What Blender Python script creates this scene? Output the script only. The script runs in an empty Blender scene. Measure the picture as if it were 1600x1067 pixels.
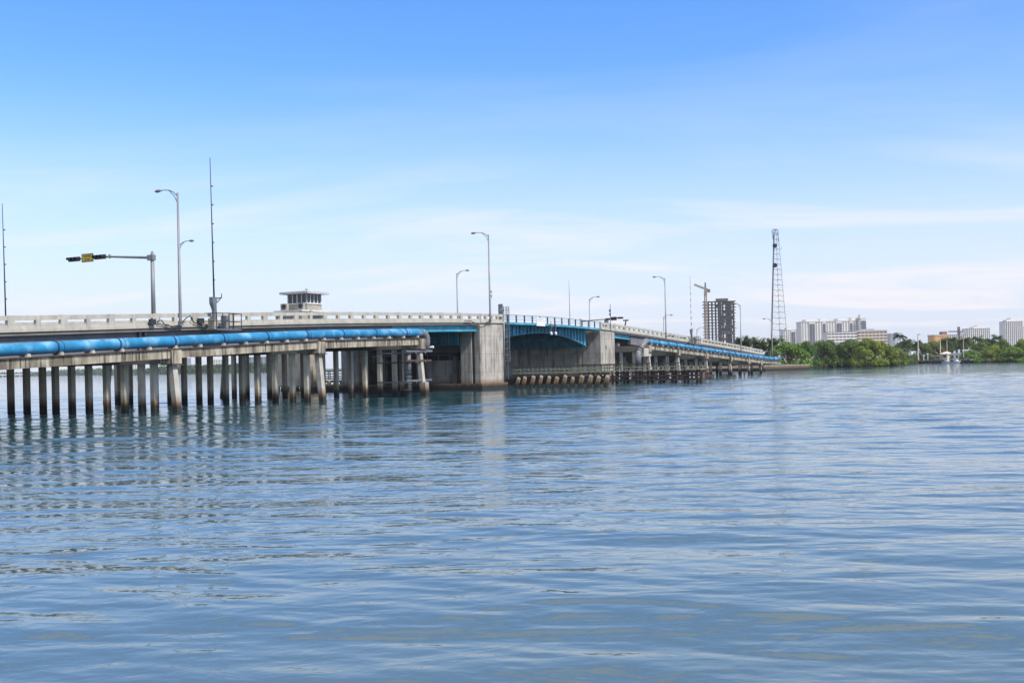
import bpy, math, random
import numpy as np
from mathutils import Vector, Matrix
random.seed(7); rng = np.random.default_rng(5)
PI = math.pi
scene = bpy.context.scene
# ------------------------------------------------------------------ camera
F = 1720.0; H = 3.2; TH = math.atan(.0225); W0 = 569.0     # focal length in photo pixels, eye height, roll, horizon row
cd = bpy.data.cameras.new("camera"); cam = bpy.data.objects.new("camera", cd); scene.collection.objects.link(cam)
cd.sensor_width = 36; cd.lens = 36 * F / 1600; cd.shift_y = (W0 - 533.5) / 1600
cd.clip_start = .1; cd.clip_end = 30000
c_, s_ = math.cos(TH), math.sin(TH)
cam.matrix_world = Matrix(((c_, s_, 0, 0), (0, 0, -1, 0), (-s_, c_, 0, H), (0, 0, 0, 1)))
scene.camera = cam
# ------------------------------------------------------------------ sky and sun
SUN_EL, SUN_AZ = math.radians(49), math.radians(128)        # azimuth clockwise from +Y
w = bpy.data.worlds.new("World"); scene.world = w; w.use_nodes = True
nt = w.node_tree; N = nt.nodes; L = nt.links; N.clear()
def nd(t, tree=None, **kw):
    n = (tree or N).new(t)
    for k, v in kw.items(): setattr(n, k, v)
    return n
out = nd('ShaderNodeOutputWorld'); bg = nd('ShaderNodeBackground'); bg.inputs[1].default_value = .115
sky = nd('ShaderNodeTexSky', sky_type='NISHITA'); sky.sun_disc = False
sky.sun_elevation = SUN_EL; sky.sun_rotation = SUN_AZ; sky.air_density = 1.0; sky.dust_density = .6; sky.ozone_density = 2.5
hs = nd('ShaderNodeHueSaturation'); hs.inputs['Saturation'].default_value = 1.3; hs.inputs['Value'].default_value = 1.2
tc = nd('ShaderNodeTexCoord'); sp = nd('ShaderNodeSeparateXYZ'); L.new(tc.outputs['Generated'], sp.inputs[0])
def math_(op, a, b=None, clamp=False):
    m = nd('ShaderNodeMath', operation=op); m.use_clamp = clamp
    for i, v in enumerate((a, b)):
        if v is None: continue
        if isinstance(v, (int, float)): m.inputs[i].default_value = v
        else: L.new(v, m.inputs[i])
    return m.outputs[0]
el = math_('MAXIMUM', sp.outputs[2], 0.0)
# thin cloud on a plane high above: direction divided by elevation
den = math_('ADD', el, .10)
cx = math_('DIVIDE', sp.outputs[0], den); cy = math_('DIVIDE', sp.outputs[1], den)
cv = nd('ShaderNodeCombineXYZ'); L.new(cx, cv.inputs[0]); L.new(cy, cv.inputs[1])
mp = nd('ShaderNodeMapping'); mp.inputs['Scale'].default_value = (.6, 1.3, 1); mp.inputs['Rotation'].default_value = (0, 0, .28); mp.inputs['Location'].default_value = (5.1, 2.4, 0)
L.new(cv.outputs[0], mp.inputs[0])
cn = nd('ShaderNodeTexNoise'); cn.inputs['Scale'].default_value = .75; cn.inputs['Detail'].default_value = 7; cn.inputs['Roughness'].default_value = .58; cn.inputs['Distortion'].default_value = .8
L.new(mp.outputs[0], cn.inputs['Vector'])
cr = nd('ShaderNodeValToRGB'); cr.color_ramp.elements[0].position = .49; cr.color_ramp.elements[1].position = .64
L.new(cn.outputs[0], cr.inputs[0])
veil = nd('ShaderNodeMapRange', interpolation_type='SMOOTHSTEP'); L.new(el, veil.inputs[0])      # a milky veil low over the horizon
for k, v in ((1, 0.0), (2, .27), (3, .90), (4, 0.0)): veil.inputs[k].default_value = v
lowc = nd('ShaderNodeMapRange'); L.new(el, lowc.inputs[0])
for k, v in ((1, .05), (2, .19), (3, 1), (4, .08)): lowc.inputs[k].default_value = v
cl = math_('MULTIPLY', cr.outputs[0], lowc.outputs[0])
m1 = nd('ShaderNodeMix', data_type='RGBA'); L.new(veil.outputs[0], m1.inputs[0]); m1.inputs[7].default_value = (4.05, 4.38, 5.15, 1)
m2 = nd('ShaderNodeMix', data_type='RGBA'); L.new(cl, m2.inputs[0]); m2.inputs[7].default_value = (5.15, 5.0, 5.25, 1)
tint = nd('ShaderNodeMix', data_type='RGBA', blend_type='MULTIPLY'); tint.inputs[0].default_value = 1; tint.inputs[7].default_value = (.84, .84, 1.02, 1)
L.new(sky.outputs[0], hs.inputs['Color']); L.new(hs.outputs[0], tint.inputs[6]); L.new(tint.outputs[2], m1.inputs[6]); L.new(m1.outputs[2], m2.inputs[6])
# broken cloud added overhead, out of view, to whiten reflections and soften the light
oh = nd('ShaderNodeMapRange', interpolation_type='SMOOTHSTEP'); L.new(el, oh.inputs[0])
for k, v in ((1, .315), (2, .37), (3, 0.0), (4, 1.0)): oh.inputs[k].default_value = v
oc = nd('ShaderNodeMapRange'); L.new(cn.outputs[0], oc.inputs[0])
for k, v in ((1, .38), (2, .58), (3, .55), (4, 1.0)): oc.inputs[k].default_value = v
m3 = nd('ShaderNodeMix', data_type='RGBA'); L.new(math_('MULTIPLY', oh.outputs[0], oc.outputs[0]), m3.inputs[0]); m3.inputs[7].default_value = (3.5, 3.7, 4.1, 1)
L.new(m2.outputs[2], m3.inputs[6]); L.new(m3.outputs[2], bg.inputs[0]); L.new(bg.outputs[0], out.inputs[0])
ld = bpy.data.lights.new("sun", 'SUN'); ld.energy = 3.0; ld.angle = math.radians(6); ld.color = (1, .96, .9)
sun = bpy.data.objects.new("sun", ld); scene.collection.objects.link(sun); sun.location = (60, -40, 80)
sd = Vector((math.sin(SUN_AZ) * math.cos(SUN_EL), math.cos(SUN_AZ) * math.cos(SUN_EL), math.sin(SUN_EL)))
sun.rotation_euler = sd.to_track_quat('Z', 'Y').to_euler()
scene.view_settings.view_transform = 'Standard'; scene.view_settings.look = 'None'
scene.view_settings.exposure = 0.75; scene.view_settings.gamma = 1
scene.cycles.volume_bounces = 0; scene.cycles.max_bounces = 6
# ------------------------------------------------------------------ picture and bridge frames
PH = math.atan(890 / F); D = (math.sin(PH), math.cos(PH)); NR = (-D[1], D[0]); BROT = PI / 2 - PH
def unroll(x, y):
    dx, dy = x - 800, y - W0
    return dx * c_ - dy * s_, dx * s_ + dy * c_
def P(x, y, Y):                       # world point seen at photo pixel x,y at distance Y
    u, v = unroll(x, y); return Vector((u * Y / F, Y, H - v * Y / F))
def SZ(x, y, n):                      # position along the bridge and height seen at photo pixel x,y on the line n
    u, v = unroll(x, y); a = u / F; Y = n / (NR[0] * a + NR[1])
    return a * Y * D[0] + Y * D[1], H - v * Y / F
def W(s, n, z=0): return Vector((D[0] * s + NR[0] * n, D[1] * s + NR[1] * n, z))
RS = np.array([-20, 15, 35, 52.5, 73.8, 89.4, 114.5, 129, 145, 162.4, 180, 199.9, 220, 239, 263.8, 300])
RZ = np.array([5.2, 5.9, 6.7, 7.42, 8.3, 8.88, 9.58, 9.83, 9.90, 9.6, 8.98, 8.1, 7.3, 6.45, 5.15, 4.6])
def zr(s):
    a = [np.interp(s + o, RS, RZ) for o in (-6, -3, 0, 3, 6)]
    return float(a[0] * .1 + a[1] * .2 + a[2] * .4 + a[3] * .2 + a[4] * .1)
def zp(s): return float(np.interp(s, [15, 49.4, 69.4, 84.1, 100.8, 171, 203.2, 245.6, 256], [3.5, 4.9, 5.8, 6.42, 6.85, 6.55, 5.2, 3.4, 3.05]))
def nfor(s, x, zapprox):              # n at position s seen at photo column x
    lo, hi = 60, 120
    for _ in range(40):
        m = (lo + hi) / 2; q = W(s, m, zapprox); u = q.x / q.y * F; v = -(q.z - H) / q.y * F; xx = 800 + u * c_ + v * s_
        if xx > x: lo = m
        else: hi = m
    return m
# ------------------------------------------------------------------ mesh helpers
class MB:
    def __init__(s): s.v = []; s.f = []
    def add(s, vs, fs):
        b = len(s.v); s.v += [tuple(p) for p in vs]; s.f += [tuple(i + b for i in f) for f in fs]
    def hexa(s, p): s.add(p, [(0, 3, 2, 1), (4, 5, 6, 7), (0, 1, 5, 4), (1, 2, 6, 5), (2, 3, 7, 6), (3, 0, 4, 7)])
    def box(s, x0, x1, y0, y1, z0, z1):
        s.hexa([(x0, y0, z0), (x1, y0, z0), (x1, y1, z0), (x0, y1, z0), (x0, y0, z1), (x1, y0, z1), (x1, y1, z1), (x0, y1, z1)])
    def sbox(s, s0, s1, y0, y1, a, b, zf):      # box following the height function zf, from zf+a to zf+b
        z0, z1 = zf(s0), zf(s1)
        s.hexa([(s0, y0, z0 + a), (s1, y0, z1 + a), (s1, y1, z1 + a), (s0, y1, z0 + a), (s0, y0, z0 + b), (s1, y0, z1 + b), (s1, y1, z1 + b), (s0, y1, z0 + b)])
    def sweep(s, s0, s1, y0, y1, a, b, zf, step=3.0):
        n = max(1, int(math.ceil((s1 - s0) / step))); vs = []; fs = []
        for i in range(n + 1):
            q = s0 + (s1 - s0) * i / n; z = zf(q)
            vs += [(q, y0, z + a), (q, y1, z + a), (q, y1, z + b), (q, y0, z + b)]
            if i:
                k = 4 * i
                for j in range(4): fs.append((k - 4 + j, k - 4 + (j + 1) % 4, k + (j + 1) % 4, k + j))
        fs.append((0, 3, 2, 1)); k = 4 * n; fs.append((k, k + 1, k + 2, k + 3)); s.add(vs, fs)
    def beam(s, a, b, wa, wb=None):             # square bar between two points
        a = Vector(a); b = Vector(b); wb = wb or wa; t = (b - a).normalized()
        u = t.cross(Vector((0, 1, 0)));
        if u.length < .2: u = t.cross(Vector((1, 0, 0)))
        u.normalize(); v = t.cross(u).normalized()
        p = [a + u * i * wa / 2 + v * j * wa / 2 for i, j in ((-1, -1), (1, -1), (1, 1), (-1, 1))] + [b + u * i * wb / 2 + v * j * wb / 2 for i, j in ((-1, -1), (1, -1), (1, 1), (-1, 1))]
        s.hexa(p)
    def tube(s, pts, r, seg=8):
        pts = [Vector(p) for p in pts]; rs = r if isinstance(r, (list, tuple)) else [r] * len(pts); vs = []; fs = []; pu = None
        for i, p in enumerate(pts):
            t = (pts[min(i + 1, len(pts) - 1)] - pts[max(i - 1, 0)]).normalized()
            u = pu - t * pu.dot(t) if pu is not None else t.cross(Vector((0, 0, 1)) if abs(t.z) < .9 else Vector((1, 0, 0)))
            u.normalize(); pu = u; v = t.cross(u)
            for k in range(seg):
                a = 2 * PI * k / seg; vs.append(p + (u * math.cos(a) + v * math.sin(a)) * rs[i])
            if i:
                for k in range(seg): fs.append(((i - 1) * seg + k, (i - 1) * seg + (k + 1) % seg, i * seg + (k + 1) % seg, i * seg + k))
        fs.append(tuple(range(seg - 1, -1, -1))); fs.append(tuple(range((len(pts) - 1) * seg, len(pts) * seg))); s.add(vs, fs)
    def poly(s, pts, y0, y1):                   # outline in x,z extruded along y
        n = len(pts); vs = [(x, y0, z) for x, z in pts] + [(x, y1, z) for x, z in pts]
        s.add(vs, [tuple(range(n)), tuple(range(2 * n - 1, n - 1, -1))] + [(i, i + n, (i + 1) % n + n, (i + 1) % n) for i in range(n)])
    def build(s, name, mat, parent=None, org=(0, 0, 0), smooth=False, bevel=0):
        me = bpy.data.meshes.new(name); me.from_pydata([(p[0] - org[0], p[1] - org[1], p[2] - org[2]) for p in s.v], [], s.f)
        me.materials.append(mat)
        import bmesh as bm_
        b = bm_.new(); b.from_mesh(me); bm_.ops.recalc_face_normals(b, faces=b.faces)
        if smooth:
            for f in b.faces: f.smooth = len(f.verts) == 4
        b.to_mesh(me); b.free()
        o = bpy.data.objects.new(name, me); scene.collection.objects.link(o)
        if parent: o.parent = parent
        if bevel:
            m = o.modifiers.new('bevel', 'BEVEL'); m.width = bevel; m.segments = 1; m.limit_method = 'ANGLE'
        return o
def tag(o, label=None, cat=None, group=None, kind=None):
    if label: o['label'] = label
    if cat: o['category'] = cat
    if group: o['group'] = group
    if kind: o['kind'] = kind
    return o
def thing(name, label, cat, loc, rz=0, group=None):
    o = bpy.data.objects.new(name, None); scene.collection.objects.link(o); o.location = loc; o.rotation_euler = (0, 0, rz)
    return tag(o, label, cat, group)
def bthing(name, label, cat, s, n, z=0, group=None): return thing(name, label, cat, W(s, n, z), BROT, group)
def copy_tree(o, parent=None):
    q = o.copy(); scene.collection.objects.link(q); q.parent = parent
    for ch in list(o.children): copy_tree(ch, q)
    return q
# ------------------------------------------------------------------ materials
def mat(name, col, rough=.7, metal=0, var=.25, scale=1.0, bump=.0, stretch=(1, 1, 1), col2=None, spec=.5, contrast=(.35, .65), extra=None, detail=5):
    m = bpy.data.materials.new(name); m.use_nodes = True; t = m.node_tree; n = t.nodes; l = t.links; b = n['Principled BSDF']
    b.inputs['Roughness'].default_value = rough; b.inputs['Metallic'].default_value = metal; b.inputs['Specular IOR Level'].default_value = spec
    g = n.new('ShaderNodeNewGeometry'); mp = n.new('ShaderNodeMapping'); mp.inputs['Scale'].default_value = stretch; l.new(g.outputs['Position'], mp.inputs[0])
    no = n.new('ShaderNodeTexNoise'); no.inputs['Scale'].default_value = scale; no.inputs['Detail'].default_value = detail; no.inputs['Roughness'].default_value = .6; l.new(mp.outputs[0], no.inputs['Vector'])
    r = n.new('ShaderNodeMapRange'); r.inputs[1].default_value, r.inputs[2].default_value = contrast; l.new(no.outputs[0], r.inputs[0])
    mx = n.new('ShaderNodeMix'); mx.data_type = 'RGBA'; l.new(r.outputs[0], mx.inputs[0])
    c2 = col2 or tuple(x * (1 - var) for x in col); mx.inputs[6].default_value = (*c2, 1); mx.inputs[7].default_value = (*col, 1)
    o = mx.outputs[2]
    if extra: o = extra(m, t, g, o)
    l.new(o, b.inputs['Base Color'])
    if bump:
        bp = n.new('ShaderNodeBump'); bp.inputs['Distance'].default_value = bump; bp.inputs['Strength'].default_value = .7; l.new(no.outputs[0], bp.inputs['Height']); l.new(bp.outputs[0], b.inputs['Normal'])
    return m
def mixnode(t, fac, a, col):
    mx = t.nodes.new('ShaderNodeMix'); mx.data_type = 'RGBA'; t.links.new(fac, mx.inputs[0]); t.links.new(a, mx.inputs[6]); mx.inputs[7].default_value = (*col, 1); return mx.outputs[2]
def noise_fac(t, g, scale, stretch, lo, hi, amt=1.0, detail=4):
    n = t.nodes; l = t.links; mp = n.new('ShaderNodeMapping'); mp.inputs['Scale'].default_value = stretch; mp.inputs['Location'].default_value = (scale * 3, 7, 2); l.new(g.outputs['Position'], mp.inputs[0])
    no = n.new('ShaderNodeTexNoise'); no.inputs['Scale'].default_value = scale; no.inputs['Detail'].default_value = detail; l.new(mp.outputs[0], no.inputs['Vector'])
    r = n.new('ShaderNodeMapRange'); r.inputs[1].default_value = lo; r.inputs[2].default_value = hi; r.inputs[4].default_value = amt; l.new(no.outputs[0], r.inputs[0]); return r.outputs[0]
def zfac(t, g, z_on, z_off, wob=.25):       # 1 below z_on, 0 above z_off, edge wobbled by noise
    n = t.nodes; l = t.links; sp = n.new('ShaderNodeSeparateXYZ'); l.new(g.outputs['Position'], sp.inputs[0])
    no = n.new('ShaderNodeTexNoise'); no.inputs['Scale'].default_value = 1.7; no.inputs['Detail'].default_value = 4; l.new(g.outputs['Position'], no.inputs['Vector'])
    ad = n.new('ShaderNodeMath'); ad.operation = 'MULTIPLY_ADD'; l.new(no.outputs[0], ad.inputs[0]); ad.inputs[1].default_value = -2 * wob; l.new(sp.outputs[2], ad.inputs[2])
    r = n.new('ShaderNodeMapRange'); r.inputs[1].default_value = z_on - wob; r.inputs[2].default_value = z_off - wob; r.inputs[3].default_value = 1; r.inputs[4].default_value = 0; l.new(ad.outputs[0], r.inputs[0]); return r.outputs[0]
def lift_fac(t, g, amt):
    n = t.nodes; l = t.links; sp = n.new('ShaderNodeSeparateXYZ'); l.new(g.outputs['Position'], sp.inputs[0]); a = n.new('ShaderNodeMath'); a.operation = 'PINGPONG'; l.new(sp.outputs[2], a.inputs[0]); a.inputs[1].default_value = 1.15
    r = n.new('ShaderNodeMapRange'); r.inputs[1].default_value = .02; r.inputs[2].default_value = .05; r.inputs[3].default_value = amt; r.inputs[4].default_value = 0; l.new(a.outputs[0], r.inputs[0]); return r.outputs[0]
def conc_extra(streak=.7, blot=.4, tide=False, rust=0, dark=(.07, .062, .05), lifts=0):
    def f(m, t, g, o):
        if lifts: o = mixnode(t, lift_fac(t, g, lifts), o, (.08, .07, .06))
        if lifts: o = mixnode(t, noise_fac(t, g, 1.1, (1.6, 1.6, .22), .54, .60, .5, 8), o, (.11, .10, .08))
        if streak: o = mixnode(t, noise_fac(t, g, 1.0, (2.2, 2.2, .16), .50, .72, streak, 5), o, dark)
        if blot: o = mixnode(t, noise_fac(t, g, .55, (1, 1, 1), .52, .75, blot, 6), o, dark)
        if rust: o = mixnode(t, noise_fac(t, g, .5, (1.5, 1.5, .12), .58, .7, rust), o, (.22, .09, .03))
        if tide:
            o = mixnode(t, zfac(t, g, .75, 1.45), o, (.16, .095, .045))
            o = mixnode(t, zfac(t, g, .45, .8), o, (.022, .021, .016))
        return o
    return f
def beam_extra(m, t, g, o):
    o = mixnode(t, noise_fac(t, g, .8, (1, 1, .35), .40, .62, .85, 5), o, (.10, .08, .055))
    o = mixnode(t, noise_fac(t, g, 3.0, (1.4, 1.4, .10), .55, .62, .8, 5), o, (.035, .03, .022))
    return mixnode(t, noise_fac(t, g, 2.4, (1.3, 1.3, .08), .60, .66, .8, 5), o, (.50, .46, .36))
M = {}
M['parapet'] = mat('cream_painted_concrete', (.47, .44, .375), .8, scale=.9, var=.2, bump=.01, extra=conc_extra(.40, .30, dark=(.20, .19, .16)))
M['pier'] = mat('pier_concrete', (.46, .42, .365), .85, scale=.7, var=.22, bump=.02, extra=conc_extra(.62, .45, True, .15, dark=(.13, .12, .10), lifts=.35))
M['pier_dirty'] = mat('stained_pier_concrete', (.52, .46, .39), .85, scale=.5, var=.35, bump=.02, extra=conc_extra(.7, .55, True, .65, dark=(.11, .10, .08), lifts=.3))
M['pile'] = mat('pile_concrete', (.64, .57, .45), .9, scale=1.2, var=.2, bump=.02, extra=conc_extra(.3, .2, True, .15, dark=(.14, .12, .09)))
M['pile_light'] = mat('jacket_concrete', (.50, .46, .39), .9, scale=1.2, var=.25, bump=.02, extra=conc_extra(.4, .3, True, .25))
M['beam'] = mat('stained_beam_concrete', (.47, .41, .31), .9, scale=1.5, var=.3, bump=.02, stretch=(1, 1, .4), extra=beam_extra)
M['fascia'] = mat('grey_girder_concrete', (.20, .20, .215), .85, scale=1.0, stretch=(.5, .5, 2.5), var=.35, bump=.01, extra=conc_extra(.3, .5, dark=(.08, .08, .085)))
M['under'] = mat('soffit_concrete', (.20, .18, .155), .9, scale=.6, var=.3)  # soffits and recesses: shade under the deck put into the dark colour
M['dark_conc'] = mat('shaded_cavity_concrete', (.09, .08, .075), .9, scale=.6, var=.4)  # pier cavity shade put into the back wall colour
M['asphalt'] = mat('asphalt', (.06, .06, .062), .9, scale=8, var=.3)
def paint_extra(chalk, rustc):
    def f(m, t, g, o):
        o = mixnode(t, noise_fac(t, g, .7, (1, 1, 1), .48, .66, chalk, 6), o, (.25, .50, .70))
        o = mixnode(t, noise_fac(t, g, 1.6, (1.5, 1.5, .5), .55, .66, .35, 7), o, (.03, .10, .16))
        o = mixnode(t, noise_fac(t, g, 4.0, (1, 1, .35), .64, .70, .6, 6), o, (.12, .06, .035))
        return mixnode(t, noise_fac(t, g, 2.2, (1, 1, .5), .66, .74, rustc, 5), o, (.05, .07, .09))
    return f
M['pipe'] = mat('blue_pipe_paint', (.018, .225, .44), .42, scale=.5, var=.3, bump=.01, extra=paint_extra(.6, .8))
M['pipe_ring'] = mat('dark_blue_coupling', (.012, .075, .22), .5, scale=2, var=.4)
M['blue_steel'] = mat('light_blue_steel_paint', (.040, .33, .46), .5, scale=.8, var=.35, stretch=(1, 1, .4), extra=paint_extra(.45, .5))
M['blue_shaded'] = mat('shaded_blue_steel_paint', (.020, .23, .35), .5, scale=.9, var=.4, stretch=(1, 1, .3), extra=paint_extra(.25, .5))  # darker copy of the blue paint, underside shade put into the colour
M['navy'] = mat('navy_rail_paint', (.02, .05, .09), .5, scale=3)
M['rust'] = mat('rusty_steel', (.13, .075, .05), .85, scale=4, var=.5)
M['galv'] = mat('galvanised_steel', (.24, .25, .265), .45, metal=.5, scale=3, var=.2)
M['pole'] = mat('weathered_aluminium', (.27, .275, .27), .55, metal=.35, scale=1.5, var=.3, stretch=(1, 1, .3))
M['dark_metal'] = mat('dark_metal', (.045, .045, .05), .6, metal=.3, scale=3)
M['grey_paint'] = mat('grey_pipe_paint', (.21, .215, .225), .55, scale=2, var=.35, extra=conc_extra(.3, .4))
M['black_rubber'] = mat('black_coating', (.02, .02, .024), .7, scale=3)
M['white'] = mat('white_paint', (.74, .73, .70), .6, scale=2, var=.15)
M['wood'] = mat('weathered_timber', (.10, .085, .06), .9, scale=2.5, var=.5, stretch=(1, 1, 1), bump=.02, extra=conc_extra(.2, .5, dark=(.02, .022, .015)))
M['wood_light'] = mat('olive_weathered_timber', (.36, .36, .25), .9, scale=2.5, var=.4, bump=.02)
M['wale'] = mat('red_brown_timber', (.10, .055, .042), .9, scale=1.5, var=.6, bump=.02, extra=conc_extra(.2, .6, dark=(.015, .014, .012)))
M['yellow'] = mat('yellow_sign_face', (.62, .42, .02), .5, scale=4, var=.1)
M['black'] = mat('black_plastic', (.014, .014, .016), .45, scale=4)
M['pink'] = mat('faded_sign_face', (.66, .42, .33), .6, scale=6, var=.15)
M['redtxt'] = mat('faded_red_lettering', (.42, .12, .08), .6)
M['greytxt'] = mat('grey_lettering', (.30, .32, .35), .6)
M['algae'] = mat('yellow_green_algae', (.20, .19, .04), .8, scale=6)
M['stub'] = mat('broken_stub_concrete', (.30, .26, .20), .95, scale=1.5, var=.4, bump=.05, extra=conc_extra(.6, .6, True, .4))
M['glass'] = mat('dark_glass', (.018, .024, .035), .12, scale=1, var=.2)
M['lens_r'] = mat('red_lens', (.12, .01, .01), .3); M['lens_y'] = mat('amber_lens', (.2, .1, .01), .3); M['lens_g'] = mat('green_lens', (.01, .08, .05), .3)
M['tan'] = mat('tan_panel', (.38, .34, .28), .8, scale=2, var=.3)
M['roof'] = mat('pale_roof_fascia', (.50, .49, .50), .7, scale=1.5, var=.2)
# ------------------------------------------------------------------ water
def water():
    R = []; r = 3.0
    while r < 230: R.append(r); r *= 1.0043
    while r < 14000: R.append(r); r *= 1.05
    R = np.array(R); fine = np.arange(-.56, .56, .0017); co = np.arange(.56, 2 * PI - .56, .0873)
    A = np.concatenate([fine, co]); na, nr_ = len(A), len(R)
    rr, aa = np.meshgrid(R, A, indexing='ij'); X = rr * np.sin(aa); Y = rr * np.cos(aa); Z = np.zeros_like(X)
    g = np.random.default_rng(11)
    damp = np.clip(1 - (rr - 170) / 55, 0, 1) * (.66 + .34 * np.clip((rr - 12) / 40, 0, 1))
    for i in range(130):
        lam = math.exp(math.log(.35) + (math.log(8.5) - math.log(.35)) * g.uniform() ** 1.35); k = 2 * PI / lam
        th = math.radians(80) + g.normal(0, .36) + (0.15 if lam > 3 else 0); ph = g.uniform(0, 2 * PI)
        amp = .0133 * (1.15 if lam < 1.6 else .9) * g.uniform(.5, 1.3) / k * (1.0 if lam < 3.5 else .6)
        cell = np.maximum(rr * .0043, .03); wt = np.clip((lam / cell - 3) / 3, 0, 1)
        # patchiness: each component fades in and out over tens of metres
        p1, p2 = g.uniform(0, 6, 2); mod = .62 + .38 * np.sin(X * g.uniform(.04, .16) + p1) * np.sin(Y * g.uniform(.03, .12) + p2)
        a = k * (X * math.cos(th) + Y * math.sin(th)) + ph + .7 * np.sin(X * .21 + p1) 
        near = 1.0 if lam > 1.3 else .55 + .45 * np.clip((rr - 14) / 35, 0, 1)
        if i % 5 < 2 and .8 < lam < 5: w_ = .95 * (1 - 2 * np.sqrt(np.sin(a / 2) ** 2 + .012))          # sharp crested
        else: w_ = np.sin(a) + .22 * np.cos(2 * a)
        Z += amp * (1 + .85 * np.clip((rr - 30) / 45, 0, 1)) * wt * mod * damp * near * w_
    co_ = np.empty((nr_ * na + 1, 3)); co_[:-1, 0] = X.ravel(); co_[:-1, 1] = Y.ravel(); co_[:-1, 2] = Z.ravel(); co_[-1] = 0
    i, j = np.meshgrid(np.arange(nr_ - 1), np.arange(na), indexing='ij'); j2 = (j + 1) % na
    q = np.stack([i * na + j, i * na + j2, (i + 1) * na + j2, (i + 1) * na + j], -1).reshape(-1, 4)
    me = bpy.data.meshes.new('water'); me.vertices.add(len(co_)); me.vertices.foreach_set('co', co_.ravel())
    tri = np.stack([np.full(na, nr_ * na), (np.arange(na) + 1) % na, np.arange(na)], -1)
    me.loops.add(q.size + tri.size); me.loops.foreach_set('vertex_index', np.concatenate([q.ravel(), tri.ravel()]).astype(np.int32))
    nf = len(q) + len(tri); me.polygons.add(nf)
    me.polygons.foreach_set('loop_start', np.concatenate([np.arange(len(q)) * 4, q.size + np.arange(len(tri)) * 3]).astype(np.int32))
    me.polygons.foreach_set('use_smooth', np.ones(nf, bool)); me.update(calc_edges=True); me.validate()
    me.flip_normals() if me.polygons[0].normal.z < 0 else None
    m = bpy.data.materials.new('sea_water'); m.use_nodes = True; t = m.node_tree; n = t.nodes; l = t.links; b = n['Principled BSDF']
    b.inputs['Base Color'].default_value = (.034, .074, .082, 1); b.inputs['Roughness'].default_value = .04; b.inputs['IOR'].default_value = 1.38; b.inputs['Specular Tint'].default_value = (.96, 1, .95, 1)
    g_ = n.new('ShaderNodeNewGeometry'); prev = None
    # murky body colour lightened near the camera in place of pale sky reflection
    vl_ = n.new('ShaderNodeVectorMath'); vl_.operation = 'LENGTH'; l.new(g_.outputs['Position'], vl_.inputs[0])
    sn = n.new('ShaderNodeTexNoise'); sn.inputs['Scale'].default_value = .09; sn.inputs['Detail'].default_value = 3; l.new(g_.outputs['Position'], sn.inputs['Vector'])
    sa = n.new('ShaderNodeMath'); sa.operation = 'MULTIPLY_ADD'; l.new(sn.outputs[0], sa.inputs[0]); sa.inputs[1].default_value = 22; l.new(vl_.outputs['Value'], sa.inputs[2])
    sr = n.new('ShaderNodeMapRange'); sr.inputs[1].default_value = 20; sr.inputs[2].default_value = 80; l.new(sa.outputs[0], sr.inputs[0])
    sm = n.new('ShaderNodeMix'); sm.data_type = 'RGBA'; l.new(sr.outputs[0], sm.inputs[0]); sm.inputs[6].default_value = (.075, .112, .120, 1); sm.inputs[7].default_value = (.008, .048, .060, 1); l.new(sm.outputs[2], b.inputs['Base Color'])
    for scale, st, rot, dist, det in ((.45, (.42, 1, 1), .12, .13, 3), (1.6, (.65, 1, 1), -.14, .070, 3), (5.0, (.8, 1, 1), .2, .014, 2)):
        mp = n.new('ShaderNodeMapping'); mp.inputs['Scale'].default_value = st; mp.inputs['Rotation'].default_value = (0, 0, rot); l.new(g_.outputs['Position'], mp.inputs[0])
        no = n.new('ShaderNodeTexNoise'); no.inputs['Scale'].default_value = scale; no.inputs['Detail'].default_value = det; no.inputs['Distortion'].default_value = .4; l.new(mp.outputs[0], no.inputs['Vector'])
        # gusts: ripples stronger in some patches than in others
        gu = n.new('ShaderNodeTexNoise'); gu.inputs['Scale'].default_value = .035; gu.inputs['Detail'].default_value = 2
        gm = n.new('ShaderNodeMapping'); gm.inputs['Scale'].default_value = (.5, 1, 1); gm.inputs['Location'].default_value = (scale * 9, 4, 0); l.new(g_.outputs['Position'], gm.inputs[0]); l.new(gm.outputs[0], gu.inputs['Vector'])
        mr = n.new('ShaderNodeMapRange'); mr.inputs[1].default_value = .35; mr.inputs[2].default_value = .62; mr.inputs[3].default_value = .25; mr.inputs[4].default_value = 1.0; l.new(gu.outputs[0], mr.inputs[0])
        if scale > 1:
            nr2 = n.new('ShaderNodeMapRange'); nr2.inputs[1].default_value = 14; nr2.inputs[2].default_value = 60; nr2.inputs[3].default_value = .45; l.new(vl_.outputs['Value'], nr2.inputs[0])
            mm = n.new('ShaderNodeMath'); mm.operation = 'MULTIPLY'; l.new(mr.outputs[0], mm.inputs[0]); l.new(nr2.outputs[0], mm.inputs[1]); mr = mm
        bp = n.new('ShaderNodeBump'); bp.inputs['Distance'].default_value = dist; l.new(no.outputs[0], bp.inputs['Height']); l.new(mr.outputs[0], bp.inputs['Strength'])
        if prev: l.new(prev, bp.inputs['Normal'])
        prev = bp.outputs[0]
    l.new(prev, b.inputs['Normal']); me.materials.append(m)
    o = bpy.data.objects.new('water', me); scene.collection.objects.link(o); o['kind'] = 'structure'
water()
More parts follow.
